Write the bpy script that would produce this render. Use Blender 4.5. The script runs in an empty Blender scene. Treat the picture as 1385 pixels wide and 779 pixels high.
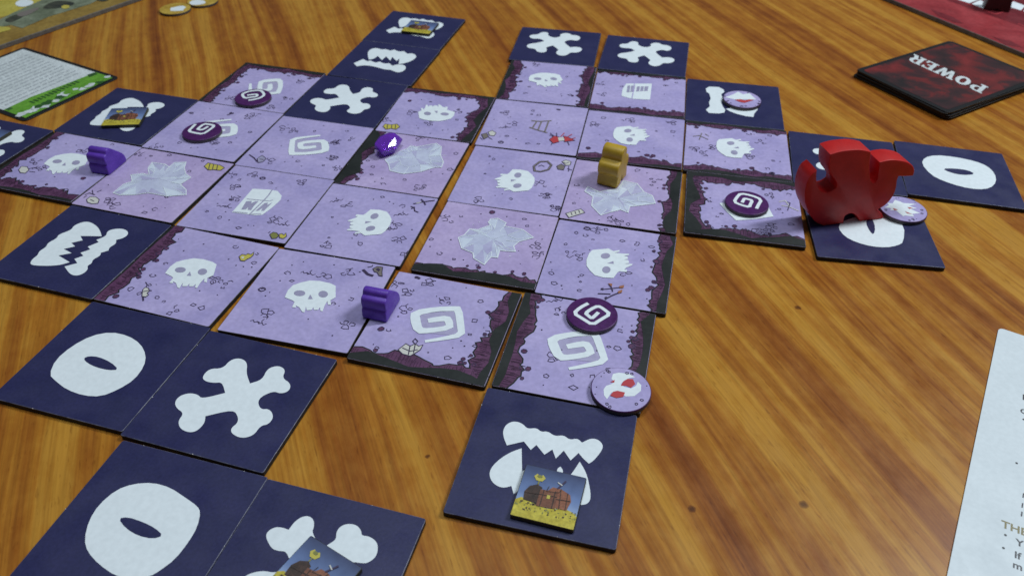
import bpy, bmesh, math, random
from mathutils import Vector, Matrix
from mathutils.geometry import tessellate_polygon

# ------------------------------------------------------------------ camera
SC = bpy.context.scene
COL = SC.collection
CX, CY = 692.5, 389.5                      # centre of the photograph (1385 x 779)
F, PITCH, ROLL = 1072.8747, 0.6960876, 0.0155950
ZT = 0.0022                                # top of a tile above the table
HC = 0.2151397 + ZT                        # lens height above the table
fw = Vector((0, math.cos(PITCH), -math.sin(PITCH)))
r0 = Vector((1, 0, 0)); u0 = r0.cross(fw)
rt = r0*math.cos(ROLL) + u0*math.sin(ROLL)
upv = -r0*math.sin(ROLL) + u0*math.cos(ROLL)
CAMP = Vector((0, 0, HC))
cam = bpy.data.cameras.new('camera')
camo = bpy.data.objects.new('camera', cam); COL.objects.link(camo)
camo.matrix_world = Matrix(((rt.x, upv.x, -fw.x, 0), (rt.y, upv.y, -fw.y, 0), (rt.z, upv.z, -fw.z, HC), (0, 0, 0, 1)))
cam.sensor_width = 36; cam.sensor_fit = 'HORIZONTAL'; cam.lens = 36*F/1385
cam.clip_start = 0.01; cam.clip_end = 50
cam.dof.use_dof = True; cam.dof.focus_distance = 0.305; cam.dof.aperture_fstop = 19
SC.camera = camo

# ------------------------------------------------------------------ light
W = bpy.data.worlds.new('World'); SC.world = W; W.use_nodes = True
W.node_tree.nodes['Background'].inputs[0].default_value = (0.50, 0.58, 0.70, 1)
W.node_tree.nodes['Background'].inputs[1].default_value = 0.12
def area(name, loc, target, sx, sy, power, col):
    l = bpy.data.lights.new(name, 'AREA'); l.shape = 'RECTANGLE'; l.size = sx; l.size_y = sy
    l.energy = power; l.color = col
    o = bpy.data.objects.new(name, l); COL.objects.link(o); o.location = loc
    o.rotation_euler = (Vector(target)-Vector(loc)).to_track_quat('-Z', 'Y').to_euler()
    return o
area('ceiling_tube_light', (1.00, 0.60, 1.30), (0.0, 0.34, 0), 0.16, 0.5, 17, (0.86, 0.95, 1.0))
area('added_overhead_light', (-0.06, 0.40, 1.6), (-0.02, 0.33, 0), 0.55, 0.4, 9.0, (0.82, 0.93, 1.0))  # added soft overhead light, not a known ceiling fixture
SC.view_settings.view_transform = 'Standard'; SC.view_settings.look = 'None'
SC.view_settings.exposure = 0.0; SC.view_settings.gamma = 1.0
SC.view_settings.use_curve_mapping = False

# ------------------------------------------------------------------ helpers
def ray(x, y): return rt*((x-CX)/F) - upv*((y-CY)/F) + fw
def up(x, y, z=ZT):
    d = ray(x, y); return CAMP + d*((z-HC)/d.z)
REG = dict(R1=(1050,170,3.895), R2=(340,330,4.868), R3=(460,360,4.327), R4=(650,390,4.327), R5=(590,520,3.246),
           R6=(100,300,4.946), R7=(80,110,3.896), R8=(540,260,5.5625), S1=(720,170,4.868), S2=(720,290,5.195),
           S3=(440,100,4.329), S4=(630,20,3.894), S5=(900,90,4.58), S6=(240,70,4.582), S7=(230,200,5.192),
           S8=(380,230,5.191), U1=(0,50,3.245), U2=(0,0,4.617), U3=(1150,0,4.583), U4=(1270,430,2.235),
           U5=(330,650,5.13), U6=(470,0,7.083), U7=(900,220,5.991), U8=(0,260,4.867), Q1=(0,380,2.9957),
           Q3=(0,519,2.9957), Z8=(925,150,2.9957), Z7=(560,180,2.9957))
def zp(reg, x, y, z=ZT):
    a, b, s = REG[reg]; return up(a+x/s, b+y/s, z)

def principled(name, col=(0.5,0.5,0.5), rough=0.5, **kw):
    m = bpy.data.materials.new(name); m.use_nodes = True
    b = m.node_tree.nodes['Principled BSDF']
    b.inputs['Base Color'].default_value = (*col, 1); b.inputs['Roughness'].default_value = rough
    for k, v in kw.items(): b.inputs[k.replace('_', ' ')].default_value = v
    return m
def node(m, t, **kw):
    n = m.node_tree.nodes.new(t)
    for k, v in kw.items():
        if k in n.inputs: n.inputs[k].default_value = v
        else: setattr(n, k, v)
    return n
def link(m, a, b): m.node_tree.links.new(a, b)
def ramp(m, fac, stops):
    n = node(m, 'ShaderNodeValToRGB'); cr = n.color_ramp
    while len(cr.elements) < len(stops): cr.elements.new(0.5)
    for e, (p, c) in zip(cr.elements, stops): e.position = p; e.color = (*c, 1) if len(c) == 3 else c
    link(m, fac, n.inputs[0]); return n.outputs[0]
def noise(m, vec, scale, detail=3, rough=0.5, dist=0.0):
    n = node(m, 'ShaderNodeTexNoise'); n.inputs['Scale'].default_value = scale; n.inputs['Detail'].default_value = detail
    n.inputs['Roughness'].default_value = rough; n.inputs['Distortion'].default_value = dist
    if vec is not None: link(m, vec, n.inputs['Vector'])
    return n.outputs['Fac']
def mapping(m, vec, scale=(1,1,1), rot=(0,0,0), loc=(0,0,0)):
    n = node(m, 'ShaderNodeMapping'); n.inputs['Scale'].default_value = scale
    n.inputs['Rotation'].default_value = rot; n.inputs['Location'].default_value = loc
    link(m, vec, n.inputs['Vector']); return n.outputs[0]
def mixc(m, fac, a, b, mode='MIX'):
    n = node(m, 'ShaderNodeMix'); n.data_type = 'RGBA'; n.blend_type = mode
    for s, v in ((0, fac), (6, a), (7, b)):
        if isinstance(v, (int, float)): n.inputs[s].default_value = v
        elif isinstance(v, tuple): n.inputs[s].default_value = (*v, 1)
        else: link(m, v, n.inputs[s])
    return n.outputs[2]
def math_(m, op, a, b=None):
    n = node(m, 'ShaderNodeMath'); n.operation = op
    for i, v in enumerate((a, b)):
        if v is None: continue
        if isinstance(v, (int, float)): n.inputs[i].default_value = v
        else: link(m, v, n.inputs[i])
    return n.outputs[0]
def bsdf(m): return m.node_tree.nodes['Principled BSDF']
def bump(m, h, strength, dist):
    n = node(m, 'ShaderNodeBump'); n.inputs['Strength'].default_value = strength; n.inputs['Distance'].default_value = dist
    link(m, h, n.inputs['Height']); link(m, n.outputs[0], bsdf(m).inputs['Normal'])
def objvec(m, rnd=True):
    tc = node(m, 'ShaderNodeTexCoord'); v = tc.outputs['Object']
    if rnd:
        oi = node(m, 'ShaderNodeObjectInfo'); a = node(m, 'ShaderNodeVectorMath'); a.operation = 'ADD'
        s = node(m, 'ShaderNodeVectorMath'); s.operation = 'SCALE'; s.inputs[3].default_value = 7.0
        cx = node(m, 'ShaderNodeCombineXYZ')
        link(m, oi.outputs['Random'], cx.inputs[0]); link(m, oi.outputs['Random'], cx.inputs[1])
        link(m, cx.outputs[0], s.inputs[0]); link(m, v, a.inputs[0]); link(m, s.outputs[0], a.inputs[1]); v = a.outputs[0]
    return v
def tinted(name, c1, c2, rough=0.45, scale=45, fine=600, spec=0.5, fine_amt=0.25):
    """two-tone washed colour with fine paper grain"""
    m = principled(name, c1, rough); bsdf(m).inputs['Specular IOR Level'].default_value = spec
    v = objvec(m)
    n1 = noise(m, v, scale, 5, 0.6, 0.4); c = ramp(m, n1, [(0.34, c1), (0.66, c2)])
    n2 = noise(m, v, fine, 2); g = ramp(m, n2, [(0.3, (1-fine_amt,)*3), (0.7, (1+fine_amt*0.3,)*3)])
    c = mixc(m, 1.0, c, g, 'MULTIPLY'); link(m, c, bsdf(m).inputs['Base Color'])
    r = ramp(m, noise(m, v, 90, 3), [(0.3, (rough-0.08,)*3), (0.7, (rough+0.1,)*3)]); link(m, r, bsdf(m).inputs['Roughness'])
    bump(m, n2, 0.12, 0.0002)
    return m

M = {}
M['lilac'] = tinted('lilac print', (0.385,0.330,0.605), (0.50,0.425,0.705), 0.5, 38, 500, 0.4, 0.12)
M['pink'] = tinted('pinkish lilac print', (0.43,0.335,0.59), (0.54,0.43,0.69), 0.5, 38, 500, 0.4, 0.12)
M['navy'] = tinted('navy linen print', (0.020,0.021,0.082), (0.027,0.027,0.098), 0.42, 60, 900, 0.5, 0.18)
M['core'] = tinted('black card core', (0.012,0.012,0.012), (0.03,0.028,0.025), 0.7, 300, 1500, 0.3)
M['rim_navy'] = tinted('navy worn glint rim', (0.03,0.03,0.085), (0.20,0.20,0.26), 0.4, 300, 1500)  # pale blue flecks: edge wear plus an edge highlight painted into the colour
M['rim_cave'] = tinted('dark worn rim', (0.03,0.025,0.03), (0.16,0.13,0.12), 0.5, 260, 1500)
M['white'] = tinted('bluish white print', (0.79,0.84,0.87), (0.82,0.87,0.90), 0.5, 60, 500, 0.4, 0.06)
M['grey'] = tinted('grey lilac print', (0.33,0.31,0.45), (0.38,0.35,0.50), 0.5, 60, 500, 0.4, 0.1)
M['greyl'] = tinted('pale grey lilac wash', (0.42,0.38,0.57), (0.46,0.42,0.60), 0.5, 60, 500, 0.4, 0.1)
M['ink'] = principled('dark ink print', (0.045,0.028,0.075), 0.5)
M['black'] = tinted('black green print', (0.010,0.013,0.012), (0.018,0.021,0.019), 0.5, 60, 500)
M['maroon'] = tinted('maroon rock print', (0.085,0.026,0.075), (0.145,0.05,0.125), 0.5, 120, 700)
M['maroon2'] = principled('maroon hatch ink', (0.045,0.013,0.04), 0.5)
M['cry1'] = tinted('crystal print', (0.50,0.51,0.68), (0.60,0.63,0.77), 0.5, 90, 500, 0.4, 0.08)
M['cry2'] = tinted('crystal shade print', (0.44,0.41,0.62), (0.51,0.50,0.69), 0.5, 90, 500, 0.4, 0.08)
M['cry3'] = tinted('crystal light print', (0.60,0.64,0.77), (0.69,0.75,0.84), 0.5, 90, 500, 0.4, 0.08)
M['yellow'] = principled('yellow print', (0.55,0.47,0.08), 0.5)
M['olive'] = principled('olive print', (0.22,0.22,0.06), 0.5)
M['red'] = principled('red print', (0.50,0.05,0.06), 0.5)
M['brown'] = principled('rust brown print', (0.36,0.14,0.07), 0.5)
M['greybrown'] = principled('grey brown print', (0.20,0.17,0.15), 0.5)
M['pale'] = principled('cream print', (0.62,0.60,0.55), 0.5)
M['nub'] = principled('torn card fibre', (0.75,0.74,0.70), 0.9)
M['tokenpurple'] = tinted('deep purple print', (0.065,0.009,0.095), (0.085,0.014,0.12), 0.38, 80, 700)
M['tokenside'] = tinted('grey card edge', (0.05,0.042,0.045), (0.10,0.085,0.09), 0.7, 500, 1500)

def new_obj(name, mesh, parent=None, mat4=None, kind=None):
    o = bpy.data.objects.new(name, mesh); COL.objects.link(o)
    if mat4 is not None: o.matrix_world = mat4
    if parent is not None: o.parent = parent
    if kind: o['kind'] = kind
    return o
def tag(o, label, cat, group=None):
    o['label'] = label; o['category'] = cat
    if group: o['group'] = group
    return o

class Art:
    """flat print: polygons and strokes in local x, y, stacked in thin layers"""
    def __init__(s): s.v = []; s.f = []; s.m = []; s.mats = []; s.k = 0; s.clip = None
    def mi(s, m):
        if m not in s.mats: s.mats.append(m)
        return s.mats.index(m)
    def lim(s, p):
        if s.clip: c = s.clip; return (max(-c, min(c, p[0])), max(-c, min(c, p[1])))
        return (p[0], p[1])
    def z(s, layer):
        s.k += 1; return layer*40e-6 + 20e-6 + (s.k % 8)*4e-6
    def poly(s, pts, m, layer=0, holes=()):
        z = s.z(layer); loops = [[Vector((*s.lim(p), 0)) for p in L] for L in (pts, *holes)]
        tri = tessellate_polygon(loops); flat = [p for L in loops for p in L]
        b = len(s.v); s.v += [(p.x, p.y, z) for p in flat]
        for t in tri:
            a, c, d = (flat[i] for i in t)
            cr = (c.x-a.x)*(d.y-a.y)-(c.y-a.y)*(d.x-a.x)
            if abs(cr) < 1e-13: continue
            s.f.append(tuple(b+i for i in (t if cr > 0 else t[::-1]))); s.m.append(s.mi(m))
    def ell(s, c, rx, ry, m, layer=0, n=16, rot=0):
        s.poly(ellipse(c, rx, ry, n, rot), m, layer)
    def stroke(s, pts, w, m, layer=1, closed=False):
        pts = [s.lim(p) for p in pts]
        q = [pts[0]]
        for p in pts[1:]:
            if math.hypot(p[0]-q[-1][0], p[1]-q[-1][1]) > 2e-5: q.append(p)
        if closed and math.hypot(q[0][0]-q[-1][0], q[0][1]-q[-1][1]) < 2e-5: q.pop()
        n = len(q)
        if n < 2: return
        ws = list(w) if isinstance(w, (list, tuple)) else [w]*n
        z = s.z(layer); b = len(s.v)
        for i, p in enumerate(q):
            a = q[i-1] if (i > 0 or closed) else None; c = q[(i+1) % n] if (i < n-1 or closed) else None
            def nrm(A, B):
                d = math.hypot(B[0]-A[0], B[1]-A[1]); return (-(B[1]-A[1])/d, (B[0]-A[0])/d)
            if a is None: nx, ny = nrm(p, c); k = 1
            elif c is None: nx, ny = nrm(a, p); k = 1
            else:
                n1 = nrm(a, p); n2 = nrm(p, c); sx, sy = n1[0]+n2[0], n1[1]+n2[1]; l = math.hypot(sx, sy)
                if l < 0.3: nx, ny = n1; k = 1
                else: nx, ny = sx/l, sy/l; k = min(1.8, 1/max(0.3, nx*n1[0]+ny*n1[1]))
            h = ws[min(i, len(ws)-1)]/2*k
            s.v += [(p[0]+nx*h, p[1]+ny*h, z), (p[0]-nx*h, p[1]-ny*h, z)]
        for i in range(n if closed else n-1):
            j = (i+1) % n
            s.f.append((b+2*i, b+2*i+1, b+2*j+1, b+2*j)); s.m.append(s.mi(m))
    def build(s, name, parent, loc=(0,0,0), rotz=0):
        if not s.f: return None
        me = bpy.data.meshes.new(name); me.from_pydata(s.v, [], s.f)
        for m in s.mats: me.materials.append(M[m] if isinstance(m, str) else m)
        me.polygons.foreach_set('material_index', s.m); me.update()
        o = bpy.data.objects.new(name, me); COL.objects.link(o); o.parent = parent
        o.location = loc; o.rotation_euler = (0, 0, rotz)
        return o
def ellipse(c, rx, ry, n=16, rot=0):
    cr, sr = math.cos(rot), math.sin(rot); out = []
    for i in range(n):
        a = 2*math.pi*i/n; x, y = rx*math.cos(a), ry*math.sin(a)
        out.append((c[0]+x*cr-y*sr, c[1]+x*sr+y*cr))
    return out
def smooth(pts, it=2):
    """Chaikin corner cutting on a closed outline"""
    for _ in range(it):
        o = []
        for i, p in enumerate(pts):
            q = pts[(i+1) % len(pts)]
            o += [(p[0]*.75+q[0]*.25, p[1]*.75+q[1]*.25), (p[0]*.25+q[0]*.75, p[1]*.25+q[1]*.75)]
        pts = o
    return pts
def smooth_keep(pts, lim=105, it=2):
    """corner cutting that leaves pointed corners as they are"""
    sharp = []
    n = len(pts)
    for i, p in enumerate(pts):
        a, c = pts[i-1], pts[(i+1) % n]
        v1 = (a[0]-p[0], a[1]-p[1]); v2 = (c[0]-p[0], c[1]-p[1])
        d = (v1[0]*v2[0]+v1[1]*v2[1])/((math.hypot(*v1)*math.hypot(*v2)) or 1)
        sharp.append(math.degrees(math.acos(max(-1, min(1, d)))) < lim)
    for _ in range(it):
        o, sh = [], []; n = len(pts)
        for i, p in enumerate(pts):
            if sharp[i]: o.append(p); sh.append(True); continue
            a, c = pts[i-1], pts[(i+1) % n]
            for q in (a, c): o.append((p[0]*.75+q[0]*.25, p[1]*.75+q[1]*.25)); sh.append(False)
        pts, sharp = o, sh
    return pts
def slab(name, outline, h, bev, mats):
    """closed outline (CCW) extruded to height h with a small bevel at the top: slots top, side, rim"""
    n = len(outline)
    def inset(d):
        out = []
        for i, p in enumerate(outline):
            a = outline[i-1]; c = outline[(i+1) % n]
            def nr(A, B):
                l = math.hypot(B[0]-A[0], B[1]-A[1]) or 1; return (-(B[1]-A[1])/l, (B[0]-A[0])/l)
            n1, n2 = nr(a, p), nr(p, c); x, y = n1[0]+n2[0], n1[1]+n2[1]; l = math.hypot(x, y) or 1
            x, y = x/l, y/l; k = d/max(0.4, x*n1[0]+y*n1[1]); out.append((p[0]+x*k, p[1]+y*k))
        return out
    rings = [(inset(bev*0.8), 0), (outline, bev*0.8), (outline, h-bev), (inset(bev*0.35), h-bev*0.3), (inset(bev), h)]
    v = [(p[0], p[1], z) for R, z in rings for p in R]; f = []; mi = []
    f.append(tuple(range(n-1, -1, -1))); mi.append(1)
    for k in range(4):
        for i in range(n):
            j = (i+1) % n; f.append((k*n+i, k*n+j, (k+1)*n+j, (k+1)*n+i)); mi.append(1 if k < 2 else 2)
    f.append(tuple(range(4*n, 5*n))); mi.append(0)
    me = bpy.data.meshes.new(name); me.from_pydata(v, [], f)
    for m in mats: me.materials.append(M[m] if isinstance(m, str) else m)
    me.polygons.foreach_set('material_index', mi)
    for p in me.polygons: p.use_smooth = p.material_index == 2
    me.update(); return me
def rounded_rect(w, h, r, n=4):
    out = []
    for cx, cy, a0 in ((w/2-r, h/2-r, 0), (-w/2+r, h/2-r, 90), (-w/2+r, -h/2+r, 180), (w/2-r, -h/2+r, 270)):
        for i in range(n+1):
            a = math.radians(a0+90*i/n); out.append((cx+r*math.cos(a), cy+r*math.sin(a)))
    return out

# ------------------------------------------------------------------ table
GRAIN = math.radians(110.5)
mw = principled('lacquered striped wood', (0.4,0.15,0.03), 0.3)
tc = node(mw, 'ShaderNodeTexCoord')
gv = mapping(mw, tc.outputs['Object'], rot=(0, 0, math.pi/2-GRAIN))       # x across the grain, y along it
wob = noise(mw, mapping(mw, gv, (7, 2.2, 1)), 1, 2)
cmb = node(mw, 'ShaderNodeCombineXYZ'); sp = node(mw, 'ShaderNodeSeparateXYZ'); link(mw, gv, sp.inputs[0])
link(mw, math_(mw, 'ADD', sp.outputs[0], math_(mw, 'MULTIPLY', math_(mw, 'SUBTRACT', wob, 0.5), 0.03)), cmb.inputs[0]); link(mw, sp.outputs[1], cmb.inputs[1])
sv = cmb.outputs[0]
n_big = noise(mw, mapping(mw, sv, (58, 1.1, 1)), 1, 2, 0.5)
n_med = noise(mw, mapping(mw, sv, (190, 2.6, 1)), 1, 3, 0.6)
n_fine = noise(mw, mapping(mw, sv, (900, 22, 1)), 1, 3, 0.6)
n_mot = noise(mw, mapping(mw, gv, (120, 60, 1)), 1, 4, 0.65)
tot = math_(mw, 'ADD', math_(mw, 'MULTIPLY', n_big, 0.50), math_(mw, 'ADD', math_(mw, 'MULTIPLY', n_med, 0.36), math_(mw, 'MULTIPLY', n_mot, 0.19)))
wc = ramp(mw, tot, [(0.37, (0.185,0.047,0.005)), (0.45, (0.285,0.088,0.009)), (0.53, (0.395,0.152,0.015)), (0.61, (0.50,0.236,0.029))])
wc = mixc(mw, 1.0, wc, ramp(mw, n_fine, [(0.3, (0.80,0.77,0.74)), (0.62, (1.07,1.06,1.05))]), 'MULTIPLY')
wc = mixc(mw, 1.0, wc, ramp(mw, noise(mw, mapping(mw, gv, (900, 160, 1)), 1, 2), [(0.28, (0.78,0.73,0.68)), (0.38, (1,1,1))]), 'MULTIPLY')
# small dark knots of the wood
for (px, py, r) in ((1087,682,0.0018), (936,688,0.0015), (1079,416,0.0015), (578,617,0.0010)):
    w = up(px, py, 0); d = node(mw, 'ShaderNodeVectorMath'); d.operation = 'DISTANCE'
    nb = node(mw, 'ShaderNodeVectorMath'); nb.operation = 'ADD'
    nn = node(mw, 'ShaderNodeTexNoise'); nn.inputs['Scale'].default_value = 700; link(mw, tc.outputs['Object'], nn.inputs['Vector'])
    sc = node(mw, 'ShaderNodeVectorMath'); sc.operation = 'SCALE'; sc.inputs[3].default_value = 0.0012; link(mw, nn.outputs['Color'], sc.inputs[0])
    link(mw, tc.outputs['Object'], nb.inputs[0]); link(mw, sc.outputs[0], nb.inputs[1]); link(mw, nb.outputs[0], d.inputs[0])
    d.inputs[1].default_value = (w.x+0.0006, w.y+0.0006, 0.0006)
    k = ramp(mw, math_(mw, 'DIVIDE', d.outputs['Value'], r), [(0.3, (0.30,0.24,0.24)), (0.75, (0.55,0.48,0.46)), (1.0, (1,1,1))])
    wc = mixc(mw, 1.0, wc, k, 'MULTIPLY')
link(mw, wc, bsdf(mw).inputs['Base Color'])
link(mw, ramp(mw, n_mot, [(0.3, (0.30,)*3), (0.7, (0.42,)*3)]), bsdf(mw).inputs['Roughness'])
bump(mw, n_fine, 0.10, 0.0006); bsdf(mw).inputs['Specular IOR Level'].default_value = 0.3
bsdf(mw).inputs['Coat Weight'].default_value = 0.12; bsdf(mw).inputs['Coat Roughness'].default_value = 0.3
tme = slab('table_top', [(p[0], p[1]) for p in rounded_rect(2.2, 1.5, 0.03, 6)], 0.035, 0.006, (mw, mw, mw))
for vtx in tme.vertices: vtx.co.z -= 0.035; vtx.co.y += 0.25
tb = new_obj('table_top', tme, kind='structure')

# ------------------------------------------------------------------ tiles
S = 0.0551
TILES = {1:(-218.37,404.69,-14.86), 2:(-151.33,442.73,-14.71), 3:(-164.77,389.03,-14.62), 4:(-231.29,350.20,-16.21), 5:(-286.54,367.74,-17.65), 6:(-98.06,426.72,-13.70), 7:(-83.10,480.28,-14.73), 8:(-69.61,533.84,-14.99), 9:(-44.28,412.11,-12.41), 10:(-57.16,358.01,-13.20), 11:(-110.92,373.09,-13.59), 12:(-178.03,334.46,-15.33), 13:(-123.01,319.18,-13.49), 14:(-69.59,303.80,-13.15), 15:(-192.00,280.09,-15.79), 16:(-138.59,264.72,-16.78), 17:(-83.59,249.64,-12.67), 18:(-29.23,234.00,-14.57), 19:(25.97,221.77,-13.25), 20:(-11.20,289.39,-12.76), 21:(0.37,343.65,-12.09), 22:(54.28,330.97,-11.85), 23:(42.44,275.45,-13.02), 24:(10.75,399.14,-10.68), 25:(64.88,386.88,-10.66), 26:(119.65,376.28,-11.01), 27:(111.30,321.60,-10.64), 28:(174.43,365.50,-11.84), 29:(229.44,355.93,-13.10), 30:(167.23,306.66,-7.15), 31:(129.11,430.88,-10.41), 32:(84.56,497.02,-11.77), 33:(27.10,509.79,-9.40), 34:(20.10,454.60,-9.52), 35:(74.53,441.90,-9.90), 36:(-152.99,210.85,-15.44), 37:(-100.05,194.53,-15.81), 38:(-112.71,139.63,-15.18), 39:(-59.48,124.73,-14.94), 40:(12.24,167.30,-13.08)}
DARK = {1,5,6,7,8,15,28,29,30,31,32,33,36,37,38,39,40}
PINK = {10,12,20,22}
LABEL = {
 1:'navy tile with white jaws half under a chest token beside the green card',
 5:'navy tile with chest token adjoining the rock edge of the purple figure skull tile',
 6:'navy tile with white crossed bones between a spiral tile and a skull tile',
 7:'navy tile with uncovered white jaws in the column of three navy tiles',
 8:'navy tile with chest token at the outer end of the three navy tiles',
 15:'navy tile with uncovered jagged jaws between crystal tile and skull tile with yellow chick',
 28:'navy tile with white bones mostly hidden behind the red dragon',
 29:'navy tile with slit pupil eye at the end beyond the red dragon',
 30:'navy tile with white eye carrying the red dragon and a lilac token',
 31:'navy tile with jaws under a round lilac token with red lips',
 32:'navy tile with crossed bones adjoining the gravestone tile with rock edges',
 33:'navy tile with crossed bones adjoining the skull tile walled on two sides',
 36:'navy tile with white eye touching the tile with yellow chick and the crossed bones tile',
 37:'navy tile with large uncovered crossed bones between two eye tiles',
 38:'navy tile with large white eye, beside the crossed bones tile under a chest token',
 39:'navy tile with crossed bones mostly covered by a turned chest token',
 40:'navy tile with fanged jaws and chest token touching the tile with flame token',
 2:'lilac spiral tile with rock on two edges and purple token, beside crossed bones tile',
 3:'lilac borderless spiral tile with purple token hiding half its spiral',
 4:'lilac skull tile with rock on two edges and a purple figure',
 9:'lilac tile with upside-down skull and green bug, rock along two edges',
 10:'pinkish crystal tile with purple gem and rock along one edge',
 11:'lilac spiral tile with no token and an axe in its corner',
 12:'pinkish crystal tile without rock edge, yellow striped bug in its corner',
 13:'lilac gravestone tile without rock edges, beside the crystal tile with striped bug',
 14:'lilac sideways skull tile with a pickaxe drawing in its corner',
 16:'lilac upright skull tile with yellow chick and rock along one edge',
 17:'lilac upright skull tile without rock edges, purple figure at its edge',
 18:'lilac spiral tile with armour drawing, rock along two adjacent edges',
 19:'lilac spiral tile with purple token and flame token, rock on opposite edges',
 20:'pinkish crystal tile with rock along its lower edge and nothing on it',
 21:'lilac sideways skull tile without rock edges, ring-tailed creature in its corner',
 22:'pinkish crystal tile under the yellow figure',
 23:'lilac sideways skull tile with arrows drawing and rock along one edge',
 24:'lilac tile with grey ladder and red spider drawing',
 25:'lilac sideways skull tile with rock along one edge behind the yellow figure',
 26:'lilac sideways skull tile with rock on two opposite edges near the dragon',
 27:'lilac tile with purple spiral token, rock on three edges, beside the dragon',
 34:'lilac upright skull tile with rock on both sides below a crossed bones tile',
 35:'lilac gravestone tile with rock edges between crossed bones tile and sideways skull tile',
}
OUT = rounded_rect(S, S, 0.0008, 3)
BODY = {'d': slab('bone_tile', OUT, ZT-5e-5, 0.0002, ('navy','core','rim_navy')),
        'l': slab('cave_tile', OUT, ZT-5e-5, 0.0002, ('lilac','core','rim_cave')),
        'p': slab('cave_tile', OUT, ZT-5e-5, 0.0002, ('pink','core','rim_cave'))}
TO = {}
for i, (x, y, th) in TILES.items():
    k = 'd' if i in DARK else 'p' if i in PINK else 'l'
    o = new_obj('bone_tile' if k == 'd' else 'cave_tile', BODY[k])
    o.location = (x/1000, y/1000, 5e-5); o.rotation_euler = (0, 0, math.radians(th))
    tag(o, LABEL[i], 'tile', 'navy icon tiles' if k == 'd' else 'purple cave tiles'); TO[i] = o
TOPL = ZT-5e-5                                              # local height of a tile's top
def loc(i, w):
    x, y, th = TILES[i]; t = math.radians(th); dx, dy = w.x-x/1000, w.y-y/1000
    return (dx*math.cos(t)+dy*math.sin(t), -dx*math.sin(t)+dy*math.cos(t))
def tile_at(w):
    return min(TILES, key=lambda i: max(abs(c) for c in loc(i, w)))
def tl(i, reg, pts): return [loc(i, zp(reg, *p)) for p in pts]
def P(s): return [tuple(float(v) for v in t.split(',')) for t in s.split()]
def cen(pts):
    xs = [p[0] for p in pts]; ys = [p[1] for p in pts]; return ((min(xs)+max(xs))/2, (min(ys)+max(ys))/2)
def xf(pts, c0, c1, rot=0, sc=1.0):
    cr, sr = math.cos(rot)*sc, math.sin(rot)*sc
    return [((p[0]-c0[0])*cr-(p[1]-c0[1])*sr+c1[0], (p[0]-c0[0])*sr+(p[1]-c0[1])*cr+c1[1]) for p in pts]
def art(i=None):
    a = Art(); a.clip = S/2-0.0003; return a

# worn white nubs where the tiles were punched out
random.seed(5)
for i, o in TO.items():
    v = []; f = []
    for e in range(4):
        for t in random.sample((-0.34, -0.17, 0.02, 0.17, 0.35), random.choice((1, 1, 2))):
            a = e*math.pi/2; ca, sa = math.cos(a), math.sin(a)
            l, w, h = random.uniform(.00014,.0003), random.uniform(.00009,.00015), random.uniform(.00012,.00022)
            b = len(v); zz = TOPL-0.00012
            for dx, dy, dz in ((-l,-w,-h),(l,-w,-h),(l,w,-h),(-l,w,-h),(-l*.6,-w*.7,h),(l*.7,-w*.6,h),(l*.5,w*.5,h*.8),(-l*.6,w*.6,h*.9)):
                px, py = t*S+dx, -S/2+0.00013+dy
                v.append((px*ca-py*sa, px*sa+py*ca, zz+dz))
            f += [tuple(b+q for q in Q) for Q in ((0,3,2,1),(4,5,6,7),(0,1,5,4),(1,2,6,5),(2,3,7,6),(3,0,4,7))]
    me = bpy.data.meshes.new('edge_nub'); me.from_pydata(v, [], f); me.materials.append(M['nub'])
    n = new_obj('edge_nub', me, kind='stuff'); n.parent = o

# ---- icons -------------------------------------------------------
SK = tl(17,'R2',P('220,350 240,305 275,270 330,252 385,240 450,243 520,258 555,275 555,350 520,370 525,400 505,398 500,375 480,410 470,442 455,440 452,415 440,432 412,433 408,415 398,433 365,435 360,412 350,450 335,445 315,415 293,405 295,418 268,415 285,380 270,370'))
SKC = cen(SK)
SKE = [tl(17,'R2',ellipse((318,324),38,19)), tl(17,'R2',ellipse((473,330),32,22))]
SKN = tl(17,'R2',P('388,332 405,362 372,362'))
for i, reg, c, rot, sc in ((17,'R2',(388,345),0,1), (4,'U1',(285,558),0,1.02), (16,'R6',(775,345),0,1), (34,'S4',(420,346),0,1), (14,'S8',(622,368),-90,1),
                   (9,'S3',(652,230),180,1), (21,'Z7',(408,193),-90,1), (23,'S2',(540,345),90,1), (25,'S4',(872,638),90,1), (26,'S5',(432,508),90,1)):
    a = art(); c1 = loc(i, zp(reg, *c)); r = math.radians(rot)
    a.poly(xf(SK, SKC, c1, r, sc), 'white', 5)
    for e in SKE: a.poly(xf(e, SKC, c1, r, sc), 'grey', 6)
    a.poly(xf(SKN, SKC, c1, r, sc), 'grey', 6)
    a.build('skull_print', TO[i], (0, 0, TOPL))

SP = tl(18,'R3',P('494,438 600,422 709,400 704,350 690,249 660,247 560,250 438,272 437,310 456,376 520,376 640,358 636,325 622,303 560,310 512,318'))
SPW = [w*0.001 for w in (1.3,1.8,2.5,2.7,2.9,2.7,2.5,3.2,3.7,3.2,2.5,2.5,2.9,2.9,2.7,2.3)]
SPF = tl(18,'R3',P('440,280 690,255 700,385 640,400 455,385'))
SPC = cen(SP)
def smooth_open(pts, ws, it=2):
    for _ in range(it):
        o, w = [pts[0]], [ws[0]]
        for k in range(len(pts)-1):
            p, q = pts[k], pts[k+1]
            for f_ in (.25, .75): o.append((p[0]+(q[0]-p[0])*f_, p[1]+(q[1]-p[1])*f_)); w.append(ws[k]+(ws[k+1]-ws[k])*f_)
        o.append(pts[-1]); w.append(ws[-1]); pts, ws = o, w
    return pts, ws
SP, SPW = smooth_open(SP, [w*1.1 for w in SPW], 1)
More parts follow.
